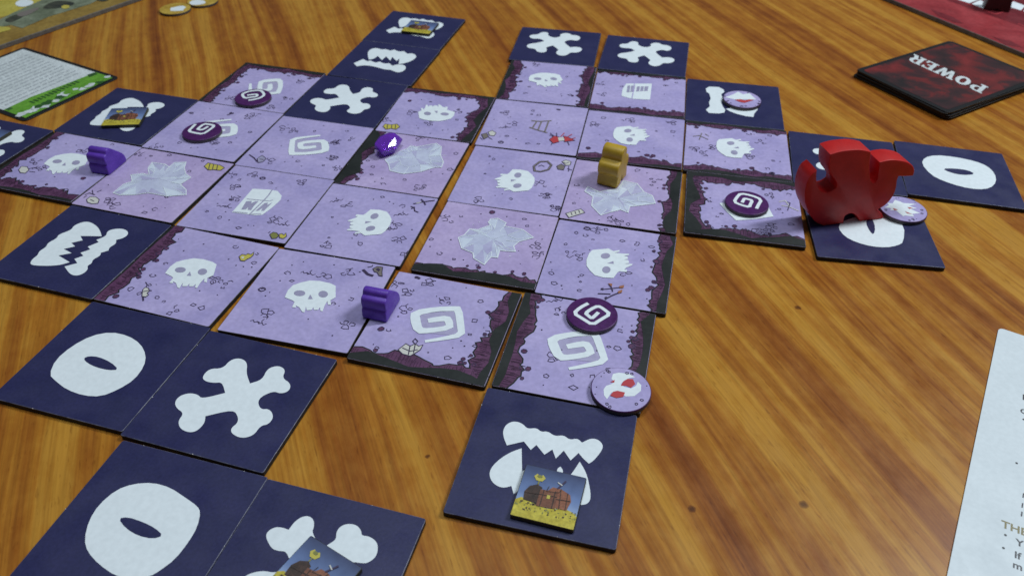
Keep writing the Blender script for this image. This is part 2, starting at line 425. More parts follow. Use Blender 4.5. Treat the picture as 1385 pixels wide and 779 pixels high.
for i, reg, c, rot in ((18,'R3',(573,340),0), (19,'R4',(570,362),0), (11,'S6',(815,580),180), (3,'S6',(255,478),180), (2,'S6',(545,222),-90)):
    a = art(); c1 = loc(i, zp(reg, *c)); r = math.radians(rot)
    a.poly(xf(SPF, SPC, c1, r), 'greyl', 2)
    a.stroke(xf(SP, SPC, c1, r), SPW, 'white', 5)
    a.build('spiral_print', TO[i], (0, 0, TOPL))

a = art(); a.stroke(tl(27,'U7',P('452,330 515,395 582,456 710,448 848,430 800,340 720,270 600,275')), [.0020,.0027,.0030,.0028,.0026,.0026,.0025,.0022], 'white', 5); a.build('spiral_print', TO[27], (0, 0, TOPL))
XB = tl(37,'Q1',P('820,385 850,350 905,350 935,315 975,307 1005,325 1000,370 1015,410 1065,395 1085,350 1130,337 1160,355 1145,388 1180,410 1175,440 1140,452 1108,440 1045,472 1055,515 1095,512 1112,545 1090,575 1058,580 1030,620 980,632 940,612 938,590 965,570 968,545 948,515 835,542 832,570 800,603 765,608 730,590 725,560 748,530 718,510 710,485 730,460 770,448 805,455 820,472 915,448 903,405 870,408 835,402'))
XBC = cen(XB); XBS = smooth_keep(XB, 100, 2)
for i, reg, c, rot, sc in ((37,'Q1',(945,470),0,1), (6,'S3',(112,150),0,0.98), (33,'S4',(470,153),90,1.0), (32,'S4',(950,205),90,1.0), (28,'R1',(380,195),90,0.95), (5,'U1',(-75,470),0,1)):
    a = art(); c1 = loc(i, zp(reg, *c)); a.poly(xf(XBS, XBC, c1, math.radians(rot), sc), 'white', 2); a.build('crossed_bones_print', TO[i], (0, 0, TOPL))

a = art(); a.poly(smooth_keep(tl(39,'U5',P('148,385 170,345 220,320 270,325 310,340 350,285 400,250 450,243 485,270 487,320 470,360 540,470 605,430 640,405 640,355 670,315 720,297 780,305 815,345 815,380 870,385 920,420 932,470 915,530 860,570 820,572 740,560 640,620 620,700 420,700 300,760 200,820 100,790 20,720 -10,680 30,645 130,622 220,640 330,600 300,490 240,487 190,470')), 100), 'white', 2); a.build('crossed_bones_print', TO[39], (0, 0, TOPL))
for i, reg, o_, p_ in ((36,'Q1','200,380 225,320 290,265 370,222 450,207 520,222 570,255 592,300 585,345 545,400 480,440 410,468 340,465 270,440 225,405','338,315 360,305 400,308 450,330 482,360 440,362 390,350 355,333'),
        (38,'Q3','342,630 360,555 400,490 470,430 540,405 620,400 690,420 750,460 800,495 813,520 800,580 765,640 710,710 650,755 610,779 540,790 470,779 400,730 355,680','480,545 520,540 580,560 630,585 662,615 620,628 560,615 510,585'),
        (29,'Z8','962,215 975,190 1020,180 1100,188 1180,205 1230,225 1260,255 1266,290 1240,315 1190,320 1120,308 1050,285 1000,260','1045,235 1100,235 1150,242 1182,258 1130,262 1080,252'),
        (30,'R1','325,540 360,585 420,615 500,637 580,643 640,632 670,615 675,530 620,490 540,470 420,480 340,510','470,512 485,485 505,490 522,540 512,578 490,555')):
    a = art(); a.poly(smooth(tl(i, reg, P(o_)), 1), 'white', 2); a.poly(smooth(tl(i, reg, P(p_)), 1), 'navy', 4); a.build('eye_print', TO[i], (0, 0, TOPL))

J15 = [tl(15,'U8',P(s)) for s in ('198,468 215,440 250,415 258,390 305,362 315,335 375,305 385,280 470,250 485,222 540,198 590,195 640,225 662,260 670,292 600,290 530,290 545,318 470,335 495,358 420,375 472,402 385,418 460,462 400,480 330,486 250,485 210,480',
   '700,290 705,260 740,245 800,240 840,255 845,280 810,305 765,315 765,340 720,365 715,385 665,400 660,420 610,445 605,470 575,485 580,510 545,540 500,552 460,540 425,490 510,468 490,440 550,420 530,400 595,378 578,360 650,330 635,315')]
J7 = [tl(7,'U6',P(s)) for s in ('195,540 195,500 230,470 290,465 320,480 370,475 410,490 450,480 490,500 540,495 575,520 620,515 660,535 655,560 610,590 550,610 490,620 498,565 470,590 430,550 410,585 370,545 330,580 290,540 250,570 205,575',
   '60,610 150,570 190,592 220,585 270,605 310,595 350,615 400,610 430,635 480,620 550,628 562,660 530,690 480,700 440,685 410,672 370,672 320,660 270,645 200,632 150,630 90,640')]
J31 = [tl(31,'S5',P(s)) for s in ('250,140 270,127 330,130 360,145 365,160 345,175 355,200 345,225 355,250 370,270 365,288 330,293 270,290 250,270 275,250 270,225 280,200 272,170 255,160',
   '375,265 400,260 450,262 500,270 540,270 575,255 570,270 550,295 545,315 500,310 440,295 400,280')]
J40 = [tl(40,'R5',P(s)) for s in ('293,200 310,172 345,160 380,172 400,195 440,190 460,208 490,205 520,227 560,222 585,243 620,236 640,255 680,235 715,243 735,270 720,300 690,335 670,347 645,325 625,300 590,333 560,290 525,325 510,285 475,308 440,265 415,287 385,250 310,267 295,230',
   '375,280 377,380 400,372 430,420 340,480 330,445 290,455 250,435 232,400 240,365 280,325 330,295',
   '630,338 655,380 668,420 680,490 670,520 640,530 560,520 540,440 590,400', '530,370 545,360 557,375 555,395 530,395')]
for i, J in ((15, J15), (1, J15), (7, J7), (8, J7), (31, J31), (40, J40)):
    for q in J: a = art(); a.poly(smooth_keep(q, 112, 0 if i == 31 else 2), 'white', 2); a.build('jaw_print', TO[i], (0, 0, TOPL))

random.seed(11)
for i, reg, s in ((20,'R8','445,345 490,325 530,280 590,285 690,250 670,230 690,205 740,200 805,235 790,258 930,285 1010,345 900,375 860,410 875,450 800,445 755,440 740,495 690,490 640,548 560,500 555,460 470,425'),
                  (12,'R7','285,590 340,545 385,530 380,495 440,488 475,495 470,460 490,430 560,440 580,455 610,430 670,428 660,460 668,490 695,510 640,545 670,575 670,600 570,608 470,590 400,600 320,602'),
                  (22,'S1','345,435 365,405 440,440 480,430 560,420 600,365 690,385 735,440 790,465 810,515 690,530 640,535 630,575 580,555 520,570 450,592 390,530 400,470'),
                  (10,'S3','350,505 400,480 440,455 480,440 500,425 540,430 650,410 680,430 675,480 692,520 680,550 640,550 560,575 460,588 380,570 370,530')):
    o_ = tl(i, reg, P(s)); a = art(); n = len(o_)
    c = (sum(p[0] for p in o_)/n, sum(p[1] for p in o_)/n)
    a.poly(o_, 'cry1', 3)
    inner = [(c[0]+(p[0]-c[0])*random.uniform(.45,.7), c[1]+(p[1]-c[1])*random.uniform(.45,.7)) for p in o_]
    for k in range(n):                                       # facets of the drawn crystals
        j = (k+1) % n
        if random.random() < 0.75:
            m_ = random.choice(('cry1','cry2','cry3','cry3'))
            e = 0.97
            sh = lambda p: (c[0]+(p[0]-c[0])*e, c[1]+(p[1]-c[1])*e)
            a.poly([sh(o_[k]), sh(o_[j]), inner[j]], m_, 4)
        if random.random() < 0.35: a.poly([inner[k], inner[j], c], random.choice(('cry2','cry1','cry3')), 4)
        if random.random() < 0.8: a.stroke([o_[k], inner[k]], 0.00024, 'white', 6)
        if random.random() < 0.45: a.stroke([inner[k], inner[j]], 0.0002, 'white', 7)
    a.stroke(o_, 0.00042, 'white', 6, True)
    for _ in range(9):
        t = random.uniform(0, 6.28); q = (c[0]+math.cos(t)*random.uniform(.013,.018), c[1]+math.sin(t)*random.uniform(.011,.015))
        a.ell(q, .00028, .00022, 'white', 3, 6)
    a.build('crystal_print', TO[i], (0, 0, TOPL))

a = art(); g = lambda s: tl(13,'S7',P(s))
a.poly(g('580,290 690,295 755,305 785,340 775,370 720,420 650,472 600,475 435,455'), 'white', 3)
for s in ('535,378 575,376 570,392 600,378 622,378 590,410 570,440 545,438 550,420 530,436 500,436', '665,390 690,388 680,405 720,386 690,415 660,445 640,445 650,425 620,445 600,445'): a.poly(g(s), 'grey', 4)
a.stroke(g('540,362 625,370 700,376 725,368'), .0004, 'grey', 5); a.stroke(g('445,452 545,461'), .0005, 'grey', 5); a.stroke(g('570,468 640,465'), .0004, 'grey', 5)
a.stroke(g('718,298 690,340 650,382 605,425 560,470'), .00055, 'grey', 6)
a.build('gravestone_print', TO[13], (0, 0, TOPL))
a = art(); g = lambda s: tl(35,'S4',P(s))
a.poly(g('845,365 980,365 970,450 875,445 820,430 825,395'), 'white', 3)
for s in ('852,376 892,376 886,408 846,412', '902,380 962,380 958,404 896,407'): a.poly(g(s), 'grey', 4)
a.stroke(g('888,366 882,405 875,444'), .0006, 'lilac', 5)
for s in ('868,376 864,410', '920,380 915,406', '940,380 936,405'): a.stroke(g(s), .0005, 'white', 6)
a.build('gravestone_print', TO[35], (0, 0, TOPL))

# ---- rock borders ------------------------------------------------
def border(i, specs, seed):
    rnd = random.Random(seed); H = S/2-0.0003
    for ns, (side, dep, blk) in enumerate(specs):
        a = Art(); a.clip = H
        def tr(t, d):                                      # t along the edge, d inwards
            x = {'L': (-H+d, t), 'R': (H-d, t), 'T': (t, H-d), 'B': (t, -H+d)}[side]; return x
        n = 17; ph = rnd.uniform(0, 6)
        inn = []; bl = []
        for k in range(n+1):
            t = -H+2*H*k/n
            w = dep*.9*S*(1+0.2*math.sin(ph+k*0.8)+rnd.uniform(-.16,.16)); inn.append((t, w))
            if k < n and rnd.random() < .6: inn.append((t+H/n*rnd.uniform(.4,1.4), w+S*rnd.choice((-.018,.014,.022))))
        for k in range(10):
            t = -H+2*H*k/9; bl.append((t, max(0.0002, blk*S*(1+0.45*math.sin(ph*2+k*1.3)+rnd.uniform(-.3,.3)))))
        IN = [tr(t, w) for t, w in inn]; E0, E1 = tr(-H, 0), tr(H, 0)
        a.stroke(IN, .0012, 'black', 0)
        a.poly([E0]+IN+[E1], 'maroon', 1)
        for k in range(len(inn)-1):
            t0, w0 = inn[k]; t1, w1 = inn[k+1]
            for q in range(3):
                f_ = rnd.random(); t = t0+(t1-t0)*f_; w = w0+(w1-w0)*f_
                s0 = rnd.uniform(.25,.6)*w; a.stroke([tr(t, s0), tr(t+rnd.uniform(-.0003,.0003), min(w*.96, s0+rnd.uniform(.3,.5)*w))], .0002, 'maroon2', 3)
            if rnd.random() < .5: a.stroke([tr(t0, w0*.97), tr(t0+rnd.uniform(-.001,.001), w0*.55)], .00022, 'maroon2', 3)
            if rnd.random() < .4: a.stroke([tr(t0, w0*.62), tr((t0+t1)/2, w0*rnd.uniform(.5,.7)), tr(t1, w1*.6)], .00018, 'maroon2', 3)
        for _ in range(5):                                  # loose rocks along the wall
            t, w = rnd.choice(inn[2:-2]); q = tr(t+rnd.uniform(-.001,.001), w+rnd.uniform(.0012,.0024)); r_ = rnd.uniform(.0006,.0013)
            q = [(q[0]+r_*math.cos(b_*1.05)*rnd.uniform(.75,1.15), q[1]+r_*math.sin(b_*1.05)*rnd.uniform(.75,1.15)) for b_ in range(6)]
            a.poly(q, 'maroon', 1); a.stroke(q, .0003, 'ink', 3, True)
        a.poly([E0]+[tr(t, w) for t, w in bl]+[E1], 'black', 4)
        a.build('rock_border_print', TO[i], (0, 0, TOPL+ns*9e-6))
for i, sp_ in {2:(('L',.12,.03),('T',.12,.05)), 4:(('L',.11,.02),('B',.13,.03)), 9:(('T',.09,.03),('R',.16,.06)), 10:(('L',.13,.1),),
      16:(('L',.125,.012),), 18:(('R',.14,.06),('B',.135,.065)), 19:(('L',.14,.055),('R',.12,.06)), 20:(('B',.11,.085),), 22:(('R',.125,.07),),
      23:(('R',.13,.055),), 25:(('B',.12,.03),), 26:(('T',.09,.04),('B',.12,.035)), 27:(('L',.155,.085),('T',.13,.06),('B',.125,.075)),
      34:(('L',.14,.05),('R',.13,.03)), 35:(('T',.07,.04),('B',.12,.03))}.items(): border(i, sp_, 100+i)

# ---- rubble drawn on the cave tiles -------------------------------
RUB = {
'R2':'343,118d 545,138d 268,140d 240,193r 190,243d 380,200c 480,215h 635,190h 715,185d 70,300R 93,343d 655,363r 540,393r 578,408d 375,495d 635,530h 100,455h 50,520c',
'R3':'330,105h 400,150h 460,72D 515,100h 738,127d 820,205r 565,177d 620,205h 385,255h 340,295d 790,320r 925,272r 895,270d 858,390r 760,400r 708,437d 728,468d 790,467r 630,537r 752,530d 215,478r 240,368p 285,375r 875,350d',
'R4':'440,80c 460,140h 358,243d 255,368p 245,465r 383,513r 367,566d 543,580r 655,515r 425,405h 475,360d 815,248r 828,258d 800,350r 905,295p 885,340p 680,365d 760,495h',
'R6':'868,150d 735,195d 1085,168r 700,118d 620,180p 570,213p 515,252d 438,348p 380,450r 283,500p 528,360r 557,507r 660,595h 800,555r 855,580r 940,385h 1010,400h 995,440r 1035,252d 1170,352d 1190,305d 1205,275r 1225,215r 960,490d',
'R7':'265,625h 285,655h 445,660d 505,675r 452,693r 260,547d 580,390r 485,395r 495,620d 755,420r 280,335r 420,385h 500,345h 540,345r 635,325r 825,330r 730,350d 700,170r 905,170D',
'U1':'290,470d 365,500h 155,550h 365,622p 290,672r 180,575h 240,615d',
'R8':'340,190h 615,165d 700,152p 810,185d 945,203r 1058,252d 1075,355d 875,250d 1030,405h 1040,470h 240,355r 232,410d 305,462r 412,505r 600,60h 840,52r 775,15d 1100,25h 1175,120h 1140,527d 1148,583d 1148,610r 1165,685r 1220,705d',
'S1':'445,60d 370,150p 800,150d 925,42r 755,198p 795,200p 885,205d 690,295r 755,313d 800,360h 825,412d 293,393r 295,450d 275,513r 368,500d 440,622d 520,620h 570,635h 630,650r 155,405d 45,380h 85,460h 150,540h',
'S2':'310,130r 385,100R 372,148r 455,115h 520,110r 632,187r 735,213r 780,275d 775,322r 840,230r 895,190p 872,332p 265,275h 340,300h 325,440d 330,535r 205,500d 210,525d 700,500d 880,435d 855,475p 835,518p 805,593d 650,410h 685,588d',
'S3':'495,160p 505,225h 360,270h 545,320d 605,290h 718,327d 770,270r 775,220h 615,350d 560,380h 600,385d 765,467r 730,560r 687,587d 278,545r 272,590r 290,632d 340,645r 545,670h 580,655r 158,377r 60,400h 45,493h 120,455d 75,555h',
'S4':'370,265h 545,310d 605,325p 245,355p 315,415r 280,375d 505,430d 550,425r 425,400d 205,518h 355,507r 490,503D 250,575h 150,553d 210,595c 480,573d 385,530r 265,655d 325,680r 215,640r 185,673R 710,365h 720,420h 1000,325d 1110,360r 1045,420d 1060,375r 725,545r 675,580h 705,632d 870,555h 1085,570h 645,703p 1095,640d',
'S5':'280,410d 180,510h 240,540h 295,500h 370,590d 590,470h 520,420r 645,430r 690,525d 665,585r 710,590d 535,632p 635,635r 525,560h',
'S6':'765,185h 830,165h 690,290h 580,345h 645,320d 325,290h 85,380r 440,405h 480,390h 450,500r 365,535d 325,565r 85,597d 240,608d 235,560h 335,385D 660,475h 720,490h 905,460d 960,495d 645,585d 750,680r 965,660h 970,565h 570,680h 715,655d',
'S7':'435,190h 450,275h 580,190h 650,215R 705,248r 925,240h 745,285d 460,360h 380,420c 340,330d 258,443d 350,490r 415,508d 480,562r 548,545d 830,372d 745,505h 700,525r 800,540c',
'S8':'400,220c 460,245h 650,207d 712,190r 790,238d 855,255r 400,378d 500,480d 525,453r 557,520r 315,530h 760,420c 800,390h 850,320c 920,420d 830,490h 880,595h',
'U7':'330,310h 455,415r 380,370d 845,265h 790,215r 895,385d 1000,260r 835,560h 860,520h 560,517p 460,515d 750,555h 1015,500r'}
rub = {i: art() for i in TILES if i not in DARK}
rr = random.Random(3)
def ngon(c, r, n, j=.25, sq=1.0):
    a0 = rr.uniform(0, 6.28); return [(c[0]+r*math.cos(a0+6.283*k/n)*rr.uniform(1-j,1+j), c[1]+r*sq*math.sin(a0+6.283*k/n)*rr.uniform(1-j,1+j)) for k in range(n)]
LW = .00031
for reg, s in RUB.items():
    for tok in s.split():
        k = tok[-1]; x, y = (float(v) for v in tok[:-1].split(',')); w = zp(reg, x, y); i = tile_at(w)
        if i in DARK: continue
        A = rub[i]; c = loc(i, w)
        if k == 'd': A.poly(ngon(c, rr.uniform(.00028,.00042), 7, .2), 'ink', 2)
        elif k == 'D': 
            for _ in range(3): A.poly(ngon((c[0]+rr.uniform(-.0012,.0012), c[1]+rr.uniform(-.0008,.0008)), rr.uniform(.0006,.0011), 7), 'ink', 2)
        elif k == 'r': A.stroke(ngon(c, rr.uniform(.0009,.0015), rr.choice((4,5,6)), .3, rr.uniform(.65,1)), LW, 'ink', 2, rr.random() < .75)
        elif k == 'R':
            A.stroke(ngon(c, .0014, 8, .12, .8), LW*2, 'ink', 2, True); A.stroke([(c[0]-.0006, c[1]+.0002), (c[0]+.0005, c[1]+.0005)], LW, 'ink', 3)
        elif k == 'p':
            q = ngon(c, rr.uniform(.0010,.0014), 7, .18); A.poly(q, 'maroon', 2); A.stroke(q, LW*1.3, 'ink', 4, True)
        elif k == 'h':
            a0 = rr.uniform(0, 6.28); m_ = rr.choice((2,3,3))
            for q in range(m_):
                t = a0+q*2.1; d = .0017
                A.stroke(ngon((c[0]+d*math.cos(t), c[1]+d*math.sin(t)), rr.uniform(.0009,.0017), rr.choice((4,5,5,6)), .34, rr.uniform(.65,1)), LW, 'ink', 2, rr.random() < .6)
            t = a0+rr.uniform(3,5); A.stroke([(c[0]+.0012*math.cos(t), c[1]+.0012*math.sin(t)), (c[0]+.0026*math.cos(t+.3), c[1]+.0026*math.sin(t+.3)), (c[0]+.0036*math.cos(t), c[1]+.0036*math.sin(t))], LW, 'ink', 3)
        elif k == 'c':
            t = rr.uniform(-.5,.9); p_ = (c[0]-.0040*math.cos(t), c[1]-.0040*math.sin(t)); pts = [p_]
            for q in range(7):
                tt = t+(-1)**q*rr.uniform(.5,1.0); p_ = (p_[0]+.0014*math.cos(tt), p_[1]+.0014*math.sin(tt)); pts.append(p_)
                if q in (1, 4): A.stroke([p_, (p_[0]+.0013*math.cos(tt+1.6), p_[1]+.0013*math.sin(tt+1.6)), (p_[0]+.0024*math.cos(tt+1.1), p_[1]+.0024*math.sin(tt+1.1))], LW, 'ink', 3)
            A.stroke(pts, LW, 'ink', 2)
for i, A in rub.items():
    for _ in range(9):
        c = (rr.uniform(-.021,.021), rr.uniform(-.021,.021))
        if math.hypot(*c) < .012: continue
        if rr.random() < .55: A.poly(ngon(c, rr.uniform(.0002,.00045), 6, .25), 'ink', 2)
        else: A.stroke(ngon(c, rr.uniform(.0006,.0011), rr.choice((4,5,6)), .3, rr.uniform(.65,1)), LW*.9, 'ink', 2, rr.random() < .7)
for i, A in rub.items(): A.build('rubble_print', TO[i], (0, 0, TOPL))['kind'] = 'stuff'

# ---- small creatures and objects drawn in the corners -------------
def pic(i, name, items):
    a = art()
    for it in items:
        kind, reg, s, m_, lay = it[:5]; pts = tl(i, reg, P(s))
        if kind == 'f': a.poly(pts, m_, lay)
        elif kind == 'o': a.poly(pts, m_, lay); a.stroke(pts, LW*1.2, 'ink', lay+1, True)
        else: a.stroke(pts, it[5] if len(it) > 5 else LW*1.3, m_, lay, kind == 'c')
    a.build(name, TO[i], (0, 0, TOPL))
pic(16,'chick_print',[('o','R6','1105,235 1125,220 1150,225 1165,215 1185,222 1205,205 1200,225 1185,240 1160,252 1140,265 1115,262','yellow',4),('f','R6','1120,235 1140,235 1135,250 1122,250','pale',6)])
pic(16,'candle_print',[('o','R6','462,455 478,440 500,445 505,465 490,480 500,490 480,505 455,500','pale',4),('s','R6','480,405 490,420 485,438','ink',4),('s','R6','505,460 522,462','ink',4,.0005),('s','R6','462,505 465,530','ink',4,.0007),('s','R6','465,470 500,462','ink',6)])
pic(13,'chick_print',[('o','S7','700,610 725,595 750,600 765,620 745,638 715,640','olive',4),('o','S7','765,610 785,605 800,615 815,600 818,625 795,640 770,635','yellow',4),('s','S7','690,600 705,590','ink',4)])
pic(12,'striped_bug_print',[('o','R7','765,450 785,432 820,440 850,445 872,458 850,472 815,468 785,470','yellow',4),('s','R7','795,436 788,468','ink',6),('s','R7','815,440 808,468','ink',6),('s','R7','836,444 830,470','ink',6)])
pic(12,'skeleton_print',[('o','R7','145,625 165,610 195,612 212,625 205,645 175,648 150,640','pale',4),('s','R7','165,625 185,635','ink',6),('s','R7','135,600 160,590 190,600','ink',4),('s','R7','175,575 180,600','ink',4),('s','R7','200,585 225,575','ink',4),('s','R7','130,615 145,605','ink',4)])
pic(4,'skeleton_print',[('o','U1','82,585 95,570 120,572 128,585 112,600 90,598','pale',4),('s','U1','128,580 150,575 165,580','ink',4),('s','U1','130,592 155,595','ink',4)])
pic(9,'green_bug_print',[('o','S3','338,310 350,296 385,300 420,296 436,312 415,328 385,322 355,328','yellow',4),('s','S3','365,299 362,324','ink',6),('s','S3','390,300 388,322','ink',6),('s','S3','412,298 410,326','ink',6)])
pic(11,'axe_print',[('s','S6','445,640 475,660 495,685','ink',4,.0007),('o','S6','495,665 525,645 550,665 530,685 500,690','grey',4),('s','S6','510,668 535,672','ink',6)])
pic(14,'pickaxe_print',[('s','S8','930,240 985,228 1030,222 1080,215','ink',4,.0008),('s','S8','985,208 1005,228 1015,248','ink',6,.0007),('s','S8','950,237 985,230','pale',6,.0006),('s','S8','910,258 935,265 940,290 965,300','ink',4,.0006),('s','S8','940,262 915,275','ink',5,.0006)])
pic(17,'crown_and_idol_print',[('s','R2','735,170 765,200 803,212','ink',4,.0013),('o','R2','800,165 830,150 865,155 860,185 862,215 840,210 830,190 810,185','greybrown',4),('f','R2','818,170 835,160 850,172 838,185','ink',6),('s','R2','765,155 795,150 800,140','ink',4)])
pic(18,'armour_print',[('o','R3','340,490 385,455 410,470 440,455 460,470 485,462 470,490 440,510 410,527 365,515','pale',4),('s','R3','365,480 410,500 455,490','ink',6),('s','R3','410,465 400,520','ink',6),('s','R3','440,460 430,510','ink',6),('c','R3','425,440 440,425 455,440 440,458','ink',4)])
pic(22,'plank_print',[('o','S1','220,580 320,550 345,575 240,608','pale',4),('s','S1','255,575 262,592','ink',6,.0004),('s','S1','280,568 287,585','ink',6,.0004),('s','S1','305,560 312,578','ink',6,.0004)])
pic(21,'ring_tail_print',[('c','S1','10,270 50,240 100,238 125,262 105,292 55,305 15,300','ink',4,.0013),('c','S1','10,270 50,240 100,238 125,262 105,292 55,305 15,300','greybrown',5,.0007),('s','S1','40,270 60,262 80,272','ink',4)])
pic(21,'skeleton_print',[('o','S1','195,240 220,228 255,240 250,262 220,265','pale',4),('o','S1','160,270 190,255 215,270 205,295 170,290','greybrown',4),('s','S1','205,245 220,252 240,245','ink',6),('s','S1','230,285 260,295','ink',4),('s','S1','240,270 238,305','ink',4)])
pic(23,'arrows_print',[('s','S2','480,530 560,522 640,512','ink',4,.0005),('s','S2','460,558 550,562','ink',5,.0006),('s','S2','510,598 560,572 625,545','ink',6,.0006),('s','S2','535,490 555,515 565,545','ink',7,.0005),('f','S2','610,508 645,500 640,520 612,522','brown',8),('f','S2','600,545 632,532 630,552 605,560','brown',9),('f','S2','532,488 562,492 556,512','brown',9),('f','S2','478,522 500,520 500,538','ink',8),('f','S2','505,585 525,580 520,605','ink',8)])
pic(24,'ladder_print',[('s','S4','345,560 390,564 452,560','greybrown',4,.0009),('s','S4','335,595 380,610 430,624','greybrown',4,.0009),('s','S4','375,562 350,600','greybrown',5,.0008),('s','S4','400,563 380,610','greybrown',6,.0008),('s','S4','438,560 415,622','greybrown',7,.0008)])
pic(24,'spider_print',[('o','S4','440,660 465,640 495,648 490,672 460,680','red',4),('f','S4','485,650 515,648 520,665 490,668','pale',6),('o','S4','515,640 545,650 575,665 540,668 520,672','red',4),('s','S4','500,645 520,625','red',7,.0005),('s','S4','530,650 560,632','red',7,.0005),('s','S4','545,660 578,650','red',7,.0005),('s','S4','460,645 445,625','ink',7),('s','S4','480,645 478,625','ink',8),('s','S4','455,678 450,688','ink',7),('s','S4','535,670 545,690','ink',8)])
pic(24,'skeleton_print',[('o','S4','118,620 140,612 160,625 150,640 125,638','pale',4),('o','S4','82,632 110,625 120,645 95,658','greybrown',4),('s','S4','75,650 90,660','ink',6),('s','S4','120,648 140,660','ink',6)])
pic(26,'scribble_print',[('s','S5','170,435 210,430 265,455','greybrown',4,.0005),('s','S5','225,415 210,455','greybrown',5,.0005),('s','S5','245,420 270,435','greybrown',5,.0004)])
pic(27,'scribble_print',[('s','U7','920,320 970,310 1000,350','pale',4,.0005),('s','U7','940,350 1000,360 1080,395','pale',5,.0005),('s','U7','985,320 1010,330 990,390','ink',6)])

# ------------------------------------------------------------------ chest tokens
mg = principled('dusk blue sky print', (0.2,0.3,0.5), 0.4)
v_ = objvec(mg, False); s_ = node(mg, 'ShaderNodeSeparateXYZ'); link(mg, v_, s_.inputs[0])
cg = ramp(mg, math_(mg, 'ADD', math_(mg, 'MULTIPLY', s_.outputs[1], 45), 0.5), [(0.12, (0.42,0.52,0.72)), (0.5, (0.15,0.22,0.42)), (0.95, (0.055,0.07,0.15))])
link(mg, mixc(mg, 1.0, cg, ramp(mg, noise(mg, v_, 220, 4), [(0.3, (0.8,0.8,0.85)), (0.7, (1.1,1.1,1.1))]), 'MULTIPLY'), bsdf(mg).inputs['Base Color']); M['dusk'] = mg
M['gold'] = tinted('gold heap print', (0.48,0.38,0.035), (0.66,0.55,0.07), 0.4, 350, 900)
M['wood1'] = tinted('chest brown print', (0.16,0.055,0.03), (0.25,0.10,0.055), 0.45, 500, 1500)
M['wood2'] = tinted('chest red brown print', (0.24,0.08,0.04), (0.34,0.13,0.07), 0.45, 500, 1500)
M['wood3'] = tinted('chest dark brown print', (0.03,0.018,0.014), (0.08,0.04,0.03), 0.45, 500, 1500)
M['chestside'] = tinted('chest token edge', (0.02,0.02,0.015), (0.05,0.045,0.02), 0.6, 500, 1500)
CS = 0.0204
CHEST = slab('treasure_token', rounded_rect(CS, CS, .0005, 2), .0018, .0002, ('dusk','chestside','chestside'))
def uvp(s): return [((u-.5)*CS*.985, (.5-v)*CS*.985) for u, v in P(s)]
ca = Art(); cr_ = random.Random(8)
ca.poly(uvp('0,.70 .08,.64 .2,.66 .35,.72 .5,.74 .65,.72 .8,.67 .92,.70 1,.76 1,1 0,1'), 'gold', 1)
for _ in range(70):
    u = cr_.random(); ca.poly([(p[0], p[1]) for p in ngon(((u-.5)*CS*.96, (.5-(.70+cr_.random()**1.6*.16))*CS), cr_.uniform(.00016,.0004), 5, .35)], cr_.choice(('wood3','wood3','olive','yellow')), 2)
for s, m_ in (('.12,.68 .10,.52 .16,.40 .27,.34 .36,.38 .36,.70','wood3'), ('.44,.44 .52,.33 .66,.33 .82,.40 .86,.52 .82,.70 .60,.70','wood2'), ('.34,.42 .62,.40 .64,.72 .34,.74','wood1')): ca.poly(uvp(s), m_, 4 if m_ != 'wood1' else 5)
for s, w_ in (('.34,.52 .63,.50',.0003), ('.12,.54 .36,.52',.00025), ('.62,.54 .85,.52',.00025), ('.40,.42 .40,.73',.0003), ('.58,.40 .59,.72',.0003), ('.66,.34 .70,.70',.00025), ('.78,.38 .80,.69',.00025), ('.46,.33 .44,.44 .64,.41 .66,.33',.0002)): ca.stroke(uvp(s), w_, 'wood3', 7)
ca.poly(uvp('.47,.50 .52,.50 .52,.57 .47,.57'), 'yellow', 8)
ca.poly(uvp('.18,.20 .22,.14 .27,.18 .32,.14 .37,.20 .33,.27 .23,.27'), 'yellow', 4); ca.ell(((.275-.5)*CS, (.5-.19)*CS), .0009, .0006, 'olive', 6, 8)
ca.stroke(uvp('.28,.27 .28,.34'), .0005, 'olive', 4); ca.stroke(uvp('.60,.34 .70,.16'), .0006, 'ink', 6); ca.stroke(uvp('.58,.22 .66,.26'), .0004, 'pale', 7)
CART = None
def chest(tile, c, ang, label):
    global CART
    o = new_obj('treasure_token', CHEST); o.location = (c[0], c[1], ZT+.00018); o.rotation_euler = (0, 0, ang)
    tag(o, label, 'token', 'square treasure tokens')
    if CART is None: CART = ca.build('treasure_chest_print', o, (0, 0, .0018))
    else:
        q = CART.copy(); COL.objects.link(q); q.parent = o
chest(40, (.0129,.1520), math.radians(-15), 'square token with treasure chest on the fanged jaws tile')
chest(39, (-.0567,.1225), math.radians(-31.5), 'square token with treasure chest, turned askew, over crossed bones')
chest(1, (-.2176,.3992), math.radians(6), 'square token with treasure chest on the jaws tile beside the green card')
chest(8, (-.0660,.5335), math.radians(-14), 'square token with treasure chest on the jaws tile at the far end')
w = zp('U1', -12, 432, .0042); chest(5, (w.x-.0075, w.y-.002), math.radians(-17), 'square token with treasure chest cut by the picture edge beside the skull tile')

